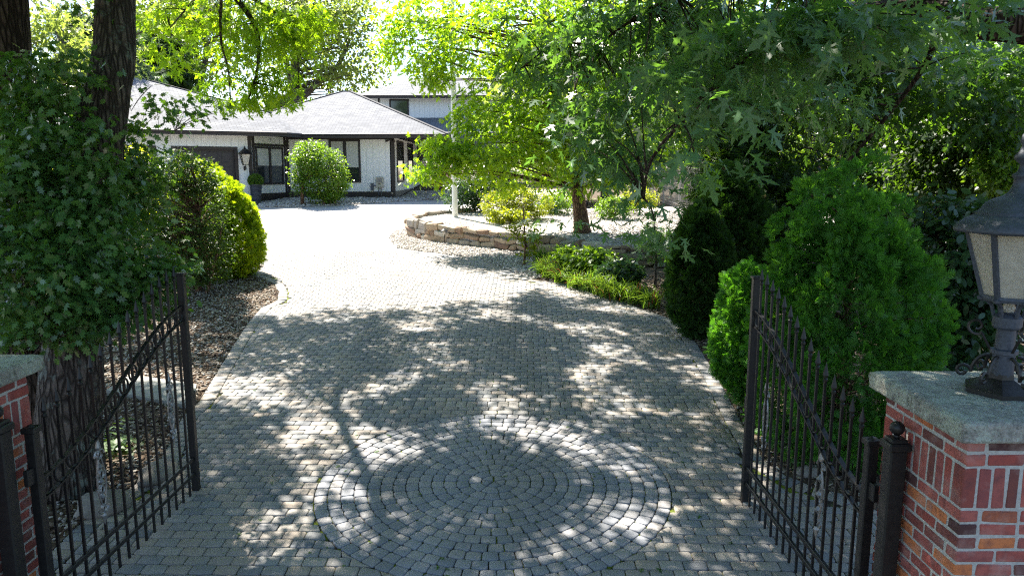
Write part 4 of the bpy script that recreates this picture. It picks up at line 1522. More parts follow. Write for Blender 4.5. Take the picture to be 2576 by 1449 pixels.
# neighbour's house, glimpsed between the trees on the right
nh = thing('neighbour_house', 'grey stucco neighbouring house with an arched window, glimpsed through the right-hand trees', 'house', (0, 0, 0))
ny = 30.0
c = Y(2108, 300, ny)
NW = Wall((c.x - 3.2, ny), (c.x + 9, ny + 2.5))
aw = Y(2085, 372, ny)
mb = MB(); NW.box(mb, 0, NW.L, 1.0, 7.2, -6, 0); uv_build(mb, 'wall', M['stucco'], nh)
s0 = (aw.x - NW.a.x) / NW.t.x
arch = [NW.p(s0 - .62, 2.6, 0), NW.p(s0 + .62, 2.6, 0), ] + [NW.p(s0 + .62 * cos(a), aw.z + .1 + .55 * sin(a), 0) for a in [pi * j / 16 for j in range(17)]]
mb = MB(); mb.prism(arch, NW.n * .03); win = mb.build('arched_window', M['glass'], nh)
mb = MB(); mb.tube([NW.p(s0 + .68 * cos(a), aw.z + .1 + .6 * sin(a), .03) for a in [pi * j / 16 for j in range(17)]], .07, 6); mb.build('arch_trim', M['stucco_trim'], win)
mb = MB()
for j in range(9):
    q = s0 - .9 + j * .22
    mb.tube([NW.p(q, 3.1, .5), NW.p(q, 3.9, .5)], .015, 5)
    mb.tube([NW.p(q + .11 + .08 * cos(a), 3.5 + .16 * sin(a), .5) for a in [2 * pi * k_ / 12 for k_ in range(12)]], .01, 5, closed=True)
mb.bar(NW.p(s0 - 1.0, 3.9, .5), NW.p(s0 + 1.0, 3.9, .5), .05); mb.bar(NW.p(s0 - 1.0, 3.1, .5), NW.p(s0 + 1.0, 3.1, .5), .05)
mb.build('balcony_railing', M['iron'], nh)
mb = MB(); NW.box(mb, s0 - 1.1, s0 + 1.1, 2.95, 3.08, 0, .6, .01); mb.build('balcony', M['stucco_trim'], nh)
mb = MB()
r0 = [NW.p(-.6, 7.2, .6), NW.p(NW.L + .6, 7.2, .6), NW.p(NW.L + .6, 7.2, -6.6), NW.p(-.6, 7.2, -6.6)]
ra, rb_ = NW.p(2.6, 8.6, -3), NW.p(NW.L - 2.6, 8.6, -3)
mb.poly([r0[0], r0[1], rb_, ra]); mb.poly([r0[1], r0[2], rb_]); mb.poly([r0[2], r0[3], ra, rb_]); mb.poly([r0[3], r0[0], ra]); mb.poly(r0[::-1])
uv_build(mb, 'roof', M['shingle'], nh, fix=False)

# ------------------------------------------------------------------ plants
SUN_AZ, SUN_EL = radians(-33), radians(52)
TOSUN = Vector((sin(SUN_AZ) * cos(SUN_EL), cos(SUN_AZ) * cos(SUN_EL), sin(SUN_EL)))
SX, SY = TOSUN.x / TOSUN.z, TOSUN.y / TOSUN.z


def B(px, py, y, rx, rz, ry=None, w=None):
    """ellipsoid blob seen at a picture position, radii in picture pixels at that distance"""
    c = Y(px, py, y); k = y / FPX * 1.02
    r = (rx * k, (rx * k if ry is None else ry), rz * k)
    return (tuple(c), r, w if w is not None else r[0] * r[1] * r[2] + .15 * r[0] * r[2])


def crown(name, parent, blobs, nclump, per, sig, size, tmpl, mat, droop=.5, up=1.0, jit=.6, shell=.45, flat=.55, spray=False):
    C, P, d, idx = clumpy(blobs, nclump, per, sig, shell, flat)
    n = len(P)
    if spray:
        C = C + d[np.searchsorted(idx, np.arange(len(C)))] * RNG.uniform(-.12, .06, (len(C), 1)) * (1 if sig > .08 else .15)
        dirs = unit(RNG.normal(size=(n, 3)) * .62 + d * .9 + np.array([0, 0, .25]))
        P = C[idx] + dirs * (sig * 1.9 * RNG.random((n, 1)) ** .45) + RNG.normal(size=(n, 3)) * sig * .18
        tip = dirs + RNG.normal(size=(n, 3)) * .3; tip[:, 2] += .2
        nr = RNG.normal(size=(n, 3))
    else:
        tip, nr = leaf_dirs(n, d, droop, up, jit)
    r = np.clip(RNG.random(len(C))[idx] * .6 + RNG.random(n) * .4, 0, 1)
    scatter(name, P, tip, nr, RNG.uniform(size[0], size[1], n), tmpl[0], tmpl[1], mat, r, parent)
    return C


MP, ML, HO, OVL, QD, SP, TF = (MAPLE, MAPLE_F), (MAPLE_LO, MAPLE_LO_F), (HOLLY, HOLLY_F), (OVAL, OVAL_F), (QUAD, QUAD_F), (SPRAY, SPRAY_F), (TUFT, TUFT_F)


def limbs(mb, path, C, frac=.3, r0=.03, r1=.006, t0=.3, n=5):
    path = [Vector(p) for p in path]
    m = len(path)
    for c in C:
        if random.random() > frac: continue
        c = Vector(c)
        lo = int(m * t0)
        best = min(range(lo, m), key=lambda i: (path[i] - c).length * random.uniform(1, 1.35) + max(0, path[i].z - c.z + .3) * 1.2)
        L = (path[best] - c).length
        twig_mb(mb, [path[best]], [c], r0=min(.10, r0 * (.5 + L * .35)), r1=r1, sag=.10, n=n, seg=7)


def tree(name, label, cat, trunk, r0, r1, bark, lmat, blobs, nclump, per, sig, size, tmpl, group=None, frac=.3, lr=.03, cname='crown', flare=.35, extra=None, ntr=14, **kw):
    t = thing(name, label, cat, (0, 0, 0), 0, group)
    C = crown(cname, t, blobs, nclump, per, sig, size, tmpl, M[lmat], **kw)
    mb = MB()
    bark_tube(mb, trunk, r0, r1, ntr, flare)
    path = trunk_path(trunk, 22)
    limbs(mb, path, C, frac, lr)
    for (pts, a, b) in (extra or []): bark_tube(mb, pts, a, b, 9, 0, 14, .06)
    mb.build('trunk', M[bark], t, smooth=True)
    return t


SUN_GAPS = [(3.3, 7.3, .55, 1.2), (2.3, 4.1, .9, .55), (2.0, 3.2, .5, .5), (-5.2, 12.0, .5, 1.2), (-4.9, 15.0, 1, 1)]      # gaps cut in the unseen crowns to let sun onto drive, shrubs and leaves
for px, py, w_, h_ in [(810, 1102, 95, 24), (680, 1000, 60, 20), (850, 958, 45, 12), (1140, 932, 55, 12), (1060, 897, 130, 9), (1500, 968, 100, 26), (1290, 1028, 110, 16), (1440, 1115, 70, 28), (1250, 1095, 40, 20), (1530, 1205, 90, 26),
                       (690, 1292, 62, 24), (890, 1262, 50, 20), (1105, 1180, 40, 14), (1010, 1385, 70, 40), (1265, 1378, 70, 16), (1720, 1350, 80, 40), (1400, 1385, 30, 20), (850, 872, 50, 7), (575, 985, 60, 40), (1300, 815, 100, 14), (1560, 895, 60, 10),
                       (1130, 845, 60, 8), (560, 1400, 40, 24), (1620, 1060, 40, 20), (1000, 1000, 40, 14), (700, 905, 45, 10), (1480, 840, 60, 8), (960, 1180, 30, 14), (1600, 1290, 40, 16), (1200, 870, 50, 7)]:
    g_ = G(px, py)
    SUN_GAPS.append((g_.x, g_.y, w_ * g_.y / FPX + .12, abs(G(px, py - h_).y - g_.y) * .9 + .12))


def shadow_canopy(x0, x1, y0, y1, n, seed, cover=.0, h=3.2, fx=.52, fy=.7):  # clumps set up the sun line, shaped for their shade on the drive
    """crown clumps high over the drive, out of the picture's top"""
    out = []
    rg = np.random.default_rng(seed)
    while len(out) < n:
        xg, yg = rg.uniform(x0, x1), rg.uniform(y0, y1 + 1)
        v = mnoise.noise(Vector((xg * fx, yg * fy, seed * 3.7))) + .5 * mnoise.noise(Vector((xg * 1.6, yg * 1.8, seed * 1.3)))
        if yg > y1 - .8 + .7 * v + .9 * mnoise.noise(Vector((xg * 2.1, seed, yg * 1.5))) + (.9 if xg > .6 else 0): continue
        k_ = 1 + .45 * mnoise.noise(Vector((xg * 2.3, yg * 2.3, 4.4)))
        if any(((xg - a) / (c * k_)) ** 2 + ((yg - b) / (d * k_)) ** 2 < 1 for a, b, c, d in SUN_GAPS): continue
        if v < -.45: continue
        z = 4.1 + .285 * max(yg, -1) + .4 + rg.random() * h
        out.append((xg + SX * z, yg + SY * z, z))
    return np.array(out)


def canopy_leaves(name, parent, C, per, sig, size, mat, tmpl=ML):
    n = len(C) * per
    idx = np.repeat(np.arange(len(C)), per)
    off = RNG.normal(size=(n, 3)) * sig; off[:, 2] *= .5
    tip, nr = leaf_dirs(n, rdir(n), .3, 1.1, .5)
    scatter(name, C[idx] + off, tip, nr, RNG.uniform(size[0], size[1], n), tmpl[0], tmpl[1], mat, None, parent)


# ---- big silver maple by the left gate: lichen-spotted leaning trunk, crown over the drive
t = thing('maple_tree', 'large maple with leaning lichen-spotted trunk behind the left gate and sunlit yellow-green branches', 'tree')
tp = [G(165, 1227), Y(185, 850, 6.4), Y(228, 560, 6.55), Y(258, 300, 6.7), Y(292, 50, 6.9), (-3.7, 7.3, 6.6), (-3.4, 8.2, 9.5)]
mb = MB(); bark_tube(mb, tp, .265, .12, 18, .25, 30, .10)
hang = [B(640, 80, 13.2, 150, 90), B(570, 215, 12.6, 50, 80), B(735, 150, 13.4, 70, 110), B(640, 225, 13, 60, 55, w=.25), B(440, 40, 14, 100, 50), B(780, 60, 14, 60, 60), B(420, 130, 14.5, 45, 50, w=.15)]
C1 = crown('hanging_branches', t, hang, 135, 20, .17, (.10, .15), MP, M['lf_yellow'], droop=.7, up=.8, jit=.8, shell=.1)
C2 = shadow_canopy(-7.5, 1.2, -1.5, 13.1, 640, 3)
canopy_leaves('crown', t, C2, 74, .22, (.11, .17), M['lf_maple'])
path = trunk_path(tp, 30)
mains = [[(-3.55, 7.6, 7.6), (-4.2, 10, 8.8), (-4.5, 13, 9.2)], [(-3.6, 7.5, 7.0), (-2, 9.5, 8.3), (.5, 12, 9.2)], [(-3.6, 7.5, 6.9), (-3.9, 10, 7.0), tuple(Y(560, -60, 12)), tuple(Y(640, 60, 13)), tuple(Y(650, 160, 13.1)), tuple(Y(625, 250, 13.1))], [tuple(Y(560, -60, 12)), tuple(Y(555, 90, 12.5)), tuple(Y(575, 180, 12.6)), tuple(Y(580, 270, 12.6))], [tuple(Y(600, -20, 12.6)), tuple(Y(700, 40, 13.2)), tuple(Y(745, 120, 13.4)), tuple(Y(750, 220, 13.4))], [tuple(Y(560, -80, 12)), tuple(Y(480, 10, 13.4)), tuple(Y(420, 80, 14))], [(-3.7, 7.2, 6.4), (-5.5, 8.5, 7.4), (-7.5, 11, 8.6)]]
for qi, mpts in enumerate(mains): bark_tube(mb, mpts, *((.085, .012) if qi < 3 else (.03, .008)), 9, 0, 16, .05)
allp = path[18:] + [p for m_ in mains for p in trunk_path(m_, 10)]
for c in list(C2)[::4] + list(C1)[::3]:
    c = Vector(c); b = min(allp, key=lambda q: (q - c).length * random.uniform(1, 1.5))
    if (b - c).length < 1.7: twig_mb(mb, [b], [c], .016, .004, .1, 5, 6)
mb.build('trunk', M['bark'], t, smooth=True)

# dark trunk at the left edge
t = thing('oak_tree', 'dark upright tree trunk cut off by the left edge, behind the holly', 'tree')
mb = MB(); tp = [(-5.15, 7.2, .3), Y(8, 500, 7.3), Y(16, 200, 7.4), Y(22, 20, 7.5), (-5.0, 7.8, 9)]
bark_tube(mb, tp, .24, .15, 16, .2, 24, .08)
C3 = np.array([(-5 + random.uniform(-2.8, 1.5), 8 + random.uniform(-2.5, 3), random.uniform(6.8, 9.6)) for _ in range(50)])
for c in C3[::2]: twig_mb(mb, [(-5.0, 7.8, 8.4)], [c], .03, .006, .1)
canopy_leaves('crown', t, C3, 50, .32, (.11, .16), M['lf_maple'])
mb.build('trunk', M['bark_dark'], t, smooth=True)

# ---- holly
hb = [B(50, 215, 6.3, 90, 60), B(150, 320, 6.9, 120, 95), B(60, 360, 6.3, 110, 110), B(60, 520, 6.0, 150, 130), B(215, 520, 6.3, 120, 120), B(300, 450, 7.2, 90, 80), B(110, 690, 5.9, 190, 110), B(270, 720, 6.3, 120, 90),
      B(330, 610, 7.0, 85, 90), B(150, 800, 6.1, 180, 55), B(235, 400, 6.0, 60, 110, .25), B(170, 210, 6.1, 60, 60, .3, .014), B(90, 150, 6.3, 80, 26, .25, .007), B(300, 310, 6.9, 60, 40, .3, .008), B(335, 390, 7.0, 60, 60, .3, .012), B(280, 30, 6.9, 70, 30, .3, .005), B(250, 260, 6.3, 40, 60, .2, .004), B(425, 680, 6.6, 60, 35, .3, .016), B(380, 740, 6.6, 60, 30, .3, .016), B(350, 470, 7.0, 60, 60, .3, .02), B(200, 620, 5.9, 110, 120, .4), B(120, 430, 5.9, 90, 120, .3), B(380, 660, 6.8, 60, 50), B(300, 790, 6.4, 70, 50)]
sp_ = [B(430, 290, 7.6, 110, 50), B(380, 235, 7.6, 70, 40), B(490, 340, 7.9, 60, 25), B(430, 400, 7.8, 60, 40)]
t = thing('holly_tree', 'dense dark holly with glossy spiny leaves filling the left edge beside the gate', 'tree')
Ch = crown('crown', t, hb, 780, 21, .10, (.055, .085), HO, M['lf_holly'], droop=.35, up=.7, jit=.8, shell=.35)
Cs = crown('outer_foliage', t, sp_, 34, 8, .09, (.055, .08), HO, M['lf_holly'], droop=.4, up=.7, jit=.8, shell=.1)
mb = MB(); tp = [(-4.75, 6.95, .3), (-4.7, 6.9, 1.6), (-4.55, 6.9, 2.8), (-4.4, 6.9, 3.9)]
bark_tube(mb, tp, .13, .05, 12, .2)
limbs(mb, trunk_path(tp, 20), Ch, .3, .012, .003, .15); limbs(mb, [Y(250, 420, 7.3), Y(300, 380, 7.4), Y(350, 340, 7.5), Y(400, 320, 7.6), Y(440, 330, 7.7), Y(330, 280, 7.5), Y(380, 410, 7.7)], Cs, .8, .004, .002, .0, 4)
mb.build('trunk', M['bark_dark'], t, smooth=True)

# fern at the foot of the maple
def fern(p, label, n=16, L=.5, mat='lf_fern'):
    t = thing('fern', label, 'fern', p)
    PP = []; TT = []; NN = []; S = []
    for i in range(n):
        a = 2 * pi * i / n + random.uniform(-.2, .2); e = random.uniform(.5, 1.2)
        for j in range(1, 9):
            f = j / 8
            c = Vector((cos(a) * L * f * e ** .3, sin(a) * L * f, L * (e * f - .9 * f * f) + .04))
            for s in (-1, 1):
                PP.append(c); TT.append((cos(a + s * 1.1), sin(a + s * 1.1), -.15)); NN.append((0, 0, 1)); S.append(.13 * (1 - f * .7))
    scatter('fronds', np.array(PP), np.array(TT, float), np.array(NN, float) + RNG.normal(size=(len(PP), 3)) * .2, np.array(S), QUAD, QUAD_F, M[mat], None, t)


fern(G(262, 1135), 'small bright green fern beside the maple trunk, behind the left gate')

# ---- left shrubs
t = tree('yew_shrub', 'tall dark leafy shrub with open stems in front of the golden arborvitae', 'shrub', [G(500, 733), Y(505, 640, 14.3), Y(500, 520, 14.3)], .06, .02, 'bark_brown', 'lf_yew',
         [B(470, 565, 14.3, 92, 155, .75), B(415, 520, 14.2, 60, 130, .5), B(520, 640, 14.3, 52, 85, .45), B(470, 440, 14.2, 65, 55, .5), B(380, 600, 14.0, 45, 110, .4)], 520, 30, .10, (.045, .075), OVL, frac=.5, lr=.02, shell=.74, droop=.1,
         extra=[([G(478, 730), Y(455, 620, 14.3), Y(440, 520, 14.3)], .035, .012), ([G(520, 738), Y(545, 640, 14.3), Y(560, 560, 14.3)], .035, .012), ([G(490, 728), Y(480, 600, 14.3), Y(500, 470, 14.3)], .03, .012)])
t = tree('golden_arborvitae', 'rounded golden-green arborvitae lit yellow along its edge, left of the drive', 'shrub', [G(560, 693), Y(560, 600, 16), Y(540, 480, 16)], .07, .02, 'bark_brown', 'lf_gold',
         [B(545, 585, 16.2, 86, 125, .9), B(510, 500, 16.3, 58, 76, .7), B(588, 618, 16.0, 60, 84, .65)], 700, 22, .075, (.09, .15), SP, frac=.15, lr=.015, shell=.86, spray=True)
t = tree('leafy_shrub', 'sunlit yellow-green shrub glimpsed behind the holly at the garage', 'shrub', [G(330, 640), Y(330, 520, 18), Y(320, 450, 18)], .06, .02, 'bark_brown', 'lf_lime',
         [B(290, 430, 17, 70, 70, .8), B(330, 540, 16, 60, 80, .8), B(240, 520, 16, 60, 80, .8), B(200, 420, 17, 60, 60, .8)], 160, 26, .16, (.06, .1), OVL, frac=.3)

# ---- plants by the house
t = tree('small_tree', 'small single-trunk tree with pale-lit leaves at the left of the clipped shrub', 'tree', [G(761, 517), Y(760, 480, 31.4), Y(763, 440, 31.4), Y(775, 400, 31.4)], .085, .03, 'bark_brown', 'lf_box',
         [B(775, 420, 31.3, 38, 48, .6), B(770, 385, 31.5, 32, 26, .5), B(750, 465, 31.2, 20, 22, .3)], 110, 26, .14, (.07, .12), OVL, frac=.5, lr=.012, shell=.5, droop=.2)
t = tree('clipped_shrub', 'large clipped dome-shaped evergreen shrub on several stems before the house wall', 'shrub', [G(830, 517), Y(828, 490, 31.9), Y(820, 450, 31.9)], .06, .03, 'bark_brown', 'lf_box',
         [B(812, 440, 31.8, 58, 72, .95), B(790, 400, 31.9, 40, 44, .8), B(838, 460, 31.7, 37, 48, .7)], 520, 24, .11, (.06, .11), OVL, frac=.25, lr=.012, shell=.8, droop=.15,
         extra=[([G(818, 519), Y(805, 480, 31.9), Y(795, 450, 31.9)], .05, .02), ([G(840, 516), Y(850, 480, 31.9), Y(850, 450, 31.9)], .05, .02)])

# ---- the bed behind the stone wall
bedz = lambda x, y: float(rbz(np.array([[x, y]]))[0])
t = tree('maple_tree', 'maple with a bare brown trunk rising from the gravel bed and a broad yellow-green crown', 'tree',
         [(1.98, 20.4, gz(20.4) + .3), Y(1458, 520, 20.5), Y(1448, 450, 20.6), Y(1420, 330, 20.8), Y(1390, 180, 21), Y(1370, 0, 21.3), (.6, 21.4, 10)], .215, .08, 'bark_brown', 'lf_yellow',
         [B(1290, 330, 20.2, 150, 120), B(1420, 240, 20.4, 190, 150), B(1230, 420, 19.6, 95, 65), B(1200, 300, 20, 60, 90), B(1390, 430, 19.8, 150, 75), B(1560, 330, 19.5, 150, 140), B(1330, 80, 21, 230, 110), B(1130, 60, 21.5, 150, 60), B(1060, 130, 21.5, 80, 55),
          B(1220, 190, 20.5, 90, 90), B(1600, 130, 20.5, 190, 130), B(1640, 350, 19.4, 80, 50), B(1540, 430, 19.5, 80, 45), B(1030, 35, 21.5, 110, 42), B(1085, 175, 20.8, 38, 45, .6, .8), B(1000, 110, 21.5, 40, 35, .6, .7), B(1110, 372, 19.6, 45, 14, .5, .9), B(1080, 440, 19.4, 48, 16, .5, .9), B(1160, 400, 19.6, 35, 22, .5, .7)],
         660, 36, .24, (.10, .165), ML, frac=.2, lr=.022, droop=.55, up=.7, jit=.8, shell=.3, flat=.6)
hx = [Y(1292, 515, 23.3)]
t = tree('clipped_hedge', 'low rounded lime-green hedge on the gravel bed beside the flagpole', 'hedge', [(0.05, 23.3, gz(23.3) + .35), (0.05, 23.3, 2.1), (.1, 23.3, 2.4)], .03, .015, 'bark_brown', 'lf_lime',
         [B(1255, 512, 23.2, 42, 34, .55), B(1300, 508, 23.3, 50, 34, .6), B(1345, 512, 23.3, 42, 36, .55)], 330, 22, .075, (.045, .08), OVL, frac=.2, lr=.012, shell=.75, droop=0)
t = tree('azalea_shrub', 'small lime-yellow shrub in front of the low hedge', 'shrub', [(-.05, 22.2, gz(22.2) + .35), (-.05, 22.2, 1.75), (0, 22.2, 1.9)], .02, .01, 'bark_brown', 'lf_lime',
         [B(1265, 541, 22.2, 40, 16, .4), B(1300, 540, 22.2, 30, 14, .35)], 70, 20, .06, (.06, .10), OVL, frac=.4, lr=.01, shell=.4)
t = tree('dark_shrub', 'dark green rounded shrub behind the flagpole', 'shrub', [(-1.35, 25.6, gz(25.6) + .3), (-1.3, 25.7, 2.4), (-1.2, 25.8, 3.0)], .07, .03, 'bark_dark', 'lf_laurel',
         [B(1205, 472, 25.6, 70, 52, .9), B(1160, 490, 25.2, 36, 42, .6), B(1255, 462, 25.8, 45, 50, .8)], 330, 24, .12, (.07, .12), OVL, frac=.3, lr=.015, shell=.65, droop=.2)
t = tree('red_maple', 'small red-leaved maple by the house corner', 'tree', [G(1112, 492), Y(1112, 460, 34), Y(1105, 430, 34)], .05, .02, 'bark_dark', 'lf_red',
         [B(1100, 425, 34, 34, 20, .6), B(1115, 455, 34, 22, 14, .5)], 60, 18, .16, (.08, .13), ML, frac=.5, lr=.012)
t = tree('red_maple', 'reddish shrub glimpsed below the maple crown beyond the hedge', 'tree', [(3.0, 30, gz(30)), Y(1500, 440, 30), Y(1508, 410, 30)], .05, .02, 'bark_dark', 'lf_red',
         [B(1508, 405, 30, 24, 26, .6), B(1605, 400, 30, 18, 14, .4)], 50, 18, .15, (.08, .13), ML, frac=.5, lr=.012)
for (px, py, y, rx, rz, lab, mt_) in [(1545, 520, 23.5, 45, 26, 'low green shrub on the gravel bed just right of the brown maple trunk', 'lf_box'), (1610, 500, 25, 40, 28, 'yellow-green shrub at the foot of the iron fence', 'lf_lime'),
                                     (1400, 515, 25, 36, 30, 'olive shrub between the lime hedge and the brown maple trunk', 'lf_box')]:
    c = Y(px, py, y)
    t = tree('garden_shrub', lab, 'shrub', [(c.x, y, gz(y) + .3), (c.x, y, c.z), (c.x + .05, y, c.z + .2)], .025, .01, 'bark_brown', mt_, [B(px, py, y, rx, rz, .45)], 110, 20, .09, (.05, .09), OVL, frac=.4, lr=.01, shell=.4)
# fill beyond the bed: trees behind
t = tree('garden_tree', 'broad yellow-green tree standing beyond the gravel bed', 'tree', [(4.2, 33, gz(33)), (4.0, 33, 4.5), (3.6, 33, 7.5)], .2, .08, 'bark_far', 'lf_far',
         [B(1440, 330, 33, 170, 130), B(1620, 250, 33, 160, 150), B(1560, 420, 32, 130, 60), B(1330, 250, 34, 120, 110)], 330, 24, .42, (.2, .32), QD, frac=.2, lr=.03)

# sapling and lilies before the wall
p = G(1318, 668)
t = tree('sapling', 'thin sapling with sparse lime leaves standing in the gravel before the stone wall', 'sapling', [p, p + Vector((.03, .02, .5)), p + Vector((.0, 0, 1.05)), p + Vector((-.03, 0, 1.45))], .03, .01, 'bark_brown', 'lf_lime',
         [B(1315, 570, p.y, 30, 22, .25), B(1335, 605, p.y, 24, 22, .25), B(1285, 585, p.y, 18, 14, .2), B(1318, 640, p.y, 18, 10, .15)], 42, 9, .07, (.07, .12), OVL, frac=.8, lr=.008, shell=.2, droop=.1)


def lily(p, n, L, label, group='daylilies along the drive edge'):
    t = thing('daylily', label, 'plant', p, 0, group)
    V = []; Lp = []; S = []; R = []
    for i in range(n):
        a = random.uniform(0, 2 * pi); ll = L * random.uniform(.55, 1.1); lean = random.uniform(.25, 1.0); w = random.uniform(.007, .013)
        bx, by = random.gauss(0, .07), random.gauss(0, .07)
        b = len(V); K = 7; tx, ty = -sin(a), cos(a)
        for j in range(K + 1):
            f = j / K
            h = ll * (f * (1.0 - .15 * lean) - lean * .62 * f * f * f); o = ll * lean * (.25 * f + .55 * f * f)
            ww = w * (1 - f ** 3) * (1 if j else .7)
            for s in (-1, 0, 1):
                V.append((bx + cos(a) * o + tx * ww * s, by + sin(a) * o + ty * ww * s, max(h, .01) + (.004 if s else -.002)))
        for j in range(K):
            for s in (0, 1):
                q = b + j * 3 + s; Lp += [q, q + 1, q + 4, q + 3]; S.append(4)
        R += [random.random()] * (3 * (K + 1))
    raw_mesh('blades', np.array(V), Lp, S, M['lf_lily'], np.array(R), t)


for (px, py) in [(1362, 690), (1385, 700), (1410, 712), (1440, 700), (1448, 726), (1480, 733), (1505, 742), (1530, 750), (1560, 757), (1600, 765), (1640, 775), (1520, 718), (1400, 672), (1360, 662), (1575, 735)]:
    lily(G(px, py), 110, random.uniform(.55, .75), 'strap-leaved daylily clump spilling over the right edge of the drive')
for (px, py, y, rx, rz, lab, mt_) in [(1490, 655, 15.8, 62, 30, 'broad leafy green shrub behind the daylilies', 'lf_box'), (1560, 690, 14.8, 50, 30, 'dark leafy shrub in shade between the daylilies and the arborvitae', 'lf_laurel'), (1430, 650, 16.3, 32, 24, 'small light green leafy plant against the big wall slabs', 'lf_box')]:
    c = Y(px, py, y)
    t = tree('garden_shrub', lab, 'shrub', [(c.x, y, gz(y)), (c.x, y, c.z), (c.x + .05, y, c.z + .15)], .02, .008, 'bark_brown', mt_, [B(px, py, y, rx, rz, .45)], 130, 14, .07, (.07, .12), ML, frac=.4, lr=.01, shell=.3, droop=.2)
p = G(1648, 724)
t = tree('young_tree', 'slim young tree on a straight grey stem in the mulch beside the dark arborvitae', 'tree', [p, p + Vector((0, 0, .45)), p + Vector((.01, 0, .9))], .035, .022, 'bark_far', 'lf_maple_cool', [B(1645, 630, p.y, 40, 26, .3), B(1650, 590, p.y, 34, 20, .3)], 26, 9, .1, (.10, .15), MP, frac=.6, lr=.008, shell=.2)

# ---- right side
t = tree('big_arborvitae', 'large egg-shaped bright green arborvitae behind the right gate leaf', 'shrub', [(3.35, 7.1, .3), (3.35, 7.15, 1.6), (3.35, 7.1, 2.8)], .07, .02, 'bark_brown', 'lf_arb',
         [B(2117, 890, 7.1, 196, 370, .80), B(2115, 640, 7.1, 146, 215, .62), B(2117, 850, 7.1, 110, 280, .45, .3)], 380, 62, .088, (.065, .105), SP, frac=.12, lr=.012, shell=.80, spray=True, flat=.8)
t = tree('small_arborvitae', 'small sunlit bright green arborvitae at the edge of the drive beside the right gate', 'shrub', [G(1870, 1010), Y(1870, 880, 8.3), Y(1870, 740, 8.3)], .03, .012, 'bark_brown', 'lf_arb',
         [B(1868, 850, 8.2, 58, 145, .3), B(1880, 740, 8.2, 38, 66, .25)], 260, 24, .055, (.06, .10), SP, frac=.12, lr=.008, shell=.75, spray=True)
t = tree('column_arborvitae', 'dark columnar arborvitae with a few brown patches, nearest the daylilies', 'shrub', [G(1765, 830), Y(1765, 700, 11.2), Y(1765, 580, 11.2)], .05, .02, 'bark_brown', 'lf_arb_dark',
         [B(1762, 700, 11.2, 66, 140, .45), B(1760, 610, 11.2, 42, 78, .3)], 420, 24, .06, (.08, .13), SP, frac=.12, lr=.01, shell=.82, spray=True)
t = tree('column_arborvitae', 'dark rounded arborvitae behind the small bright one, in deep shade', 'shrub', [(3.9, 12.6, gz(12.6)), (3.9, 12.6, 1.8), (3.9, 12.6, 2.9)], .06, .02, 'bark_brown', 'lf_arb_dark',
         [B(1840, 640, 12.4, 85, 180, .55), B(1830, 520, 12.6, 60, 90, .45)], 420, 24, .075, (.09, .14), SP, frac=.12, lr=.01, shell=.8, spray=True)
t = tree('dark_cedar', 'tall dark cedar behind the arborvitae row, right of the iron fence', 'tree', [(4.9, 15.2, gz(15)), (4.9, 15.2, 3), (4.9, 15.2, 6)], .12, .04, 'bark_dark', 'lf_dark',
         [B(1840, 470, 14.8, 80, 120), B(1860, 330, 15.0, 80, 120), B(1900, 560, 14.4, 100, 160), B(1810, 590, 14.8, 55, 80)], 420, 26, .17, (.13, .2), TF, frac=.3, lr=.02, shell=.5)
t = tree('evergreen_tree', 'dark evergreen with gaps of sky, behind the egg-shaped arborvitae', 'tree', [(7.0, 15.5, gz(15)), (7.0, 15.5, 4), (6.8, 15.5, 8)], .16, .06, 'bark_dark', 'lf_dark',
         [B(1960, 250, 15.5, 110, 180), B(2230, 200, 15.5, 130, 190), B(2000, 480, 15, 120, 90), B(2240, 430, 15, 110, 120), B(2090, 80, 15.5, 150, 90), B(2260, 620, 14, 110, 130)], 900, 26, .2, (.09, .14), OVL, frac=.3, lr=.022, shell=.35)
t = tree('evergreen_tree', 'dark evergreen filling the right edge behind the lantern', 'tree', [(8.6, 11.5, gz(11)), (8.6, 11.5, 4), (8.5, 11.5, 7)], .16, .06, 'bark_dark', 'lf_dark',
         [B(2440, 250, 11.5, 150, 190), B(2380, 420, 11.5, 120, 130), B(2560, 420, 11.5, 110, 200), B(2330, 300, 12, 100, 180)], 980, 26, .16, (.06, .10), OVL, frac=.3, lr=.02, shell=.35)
t = tree('laurel_shrub', 'dark broad-leaved shrub between the egg-shaped arborvitae and the lantern', 'shrub', [(5.2, 9.0, gz(9)), (5.1, 9, 1.6), (5.1, 9, 2.4)], .06, .02, 'bark_dark', 'lf_laurel',
         [B(2400, 620, 8.6, 110, 130, .6), B(2430, 780, 8.4, 130, 160, .6), B(2380, 880, 8.3, 110, 110, .5), B(2540, 650, 8.6, 90, 160, .6)], 420, 17, .13, (.09, .15), OVL, frac=.4, lr=.014, shell=.4, droop=.4)
t = tree('sunlit_shrub', 'sunlit yellow-green bush glimpsed through the dark trees left of the lantern roof', 'shrub', [(9.6, 13.5, gz(13)), (9.6, 13.5, 2), (9.6, 13.5, 3)], .05, .02, 'bark_brown', 'lf_box',
         [B(2520, 430, 10.2, 60, 48, .4), B(2535, 370, 10.4, 40, 30, .4)], 110, 24, .10, (.06, .10), OVL, frac=.3)
t = tree('ivy_tree', 'bright green ivy-clad small tree beside the neighbouring arched window', 'tree', [(9.6, 21, gz(21)), (9.6, 21, 4), (9.5, 21, 5.5)], .08, .03, 'bark_far', 'lf_box',
         [B(2135, 330, 20, 26, 90, .5), B(2120, 390, 20, 26, 40, .5), B(2010, 350, 20, 50, 70, .6), B(1960, 400, 21, 60, 60, .6), B(2190, 250, 20, 50, 60, .6)], 190, 22, .17, (.10, .15), OVL, frac=.3)

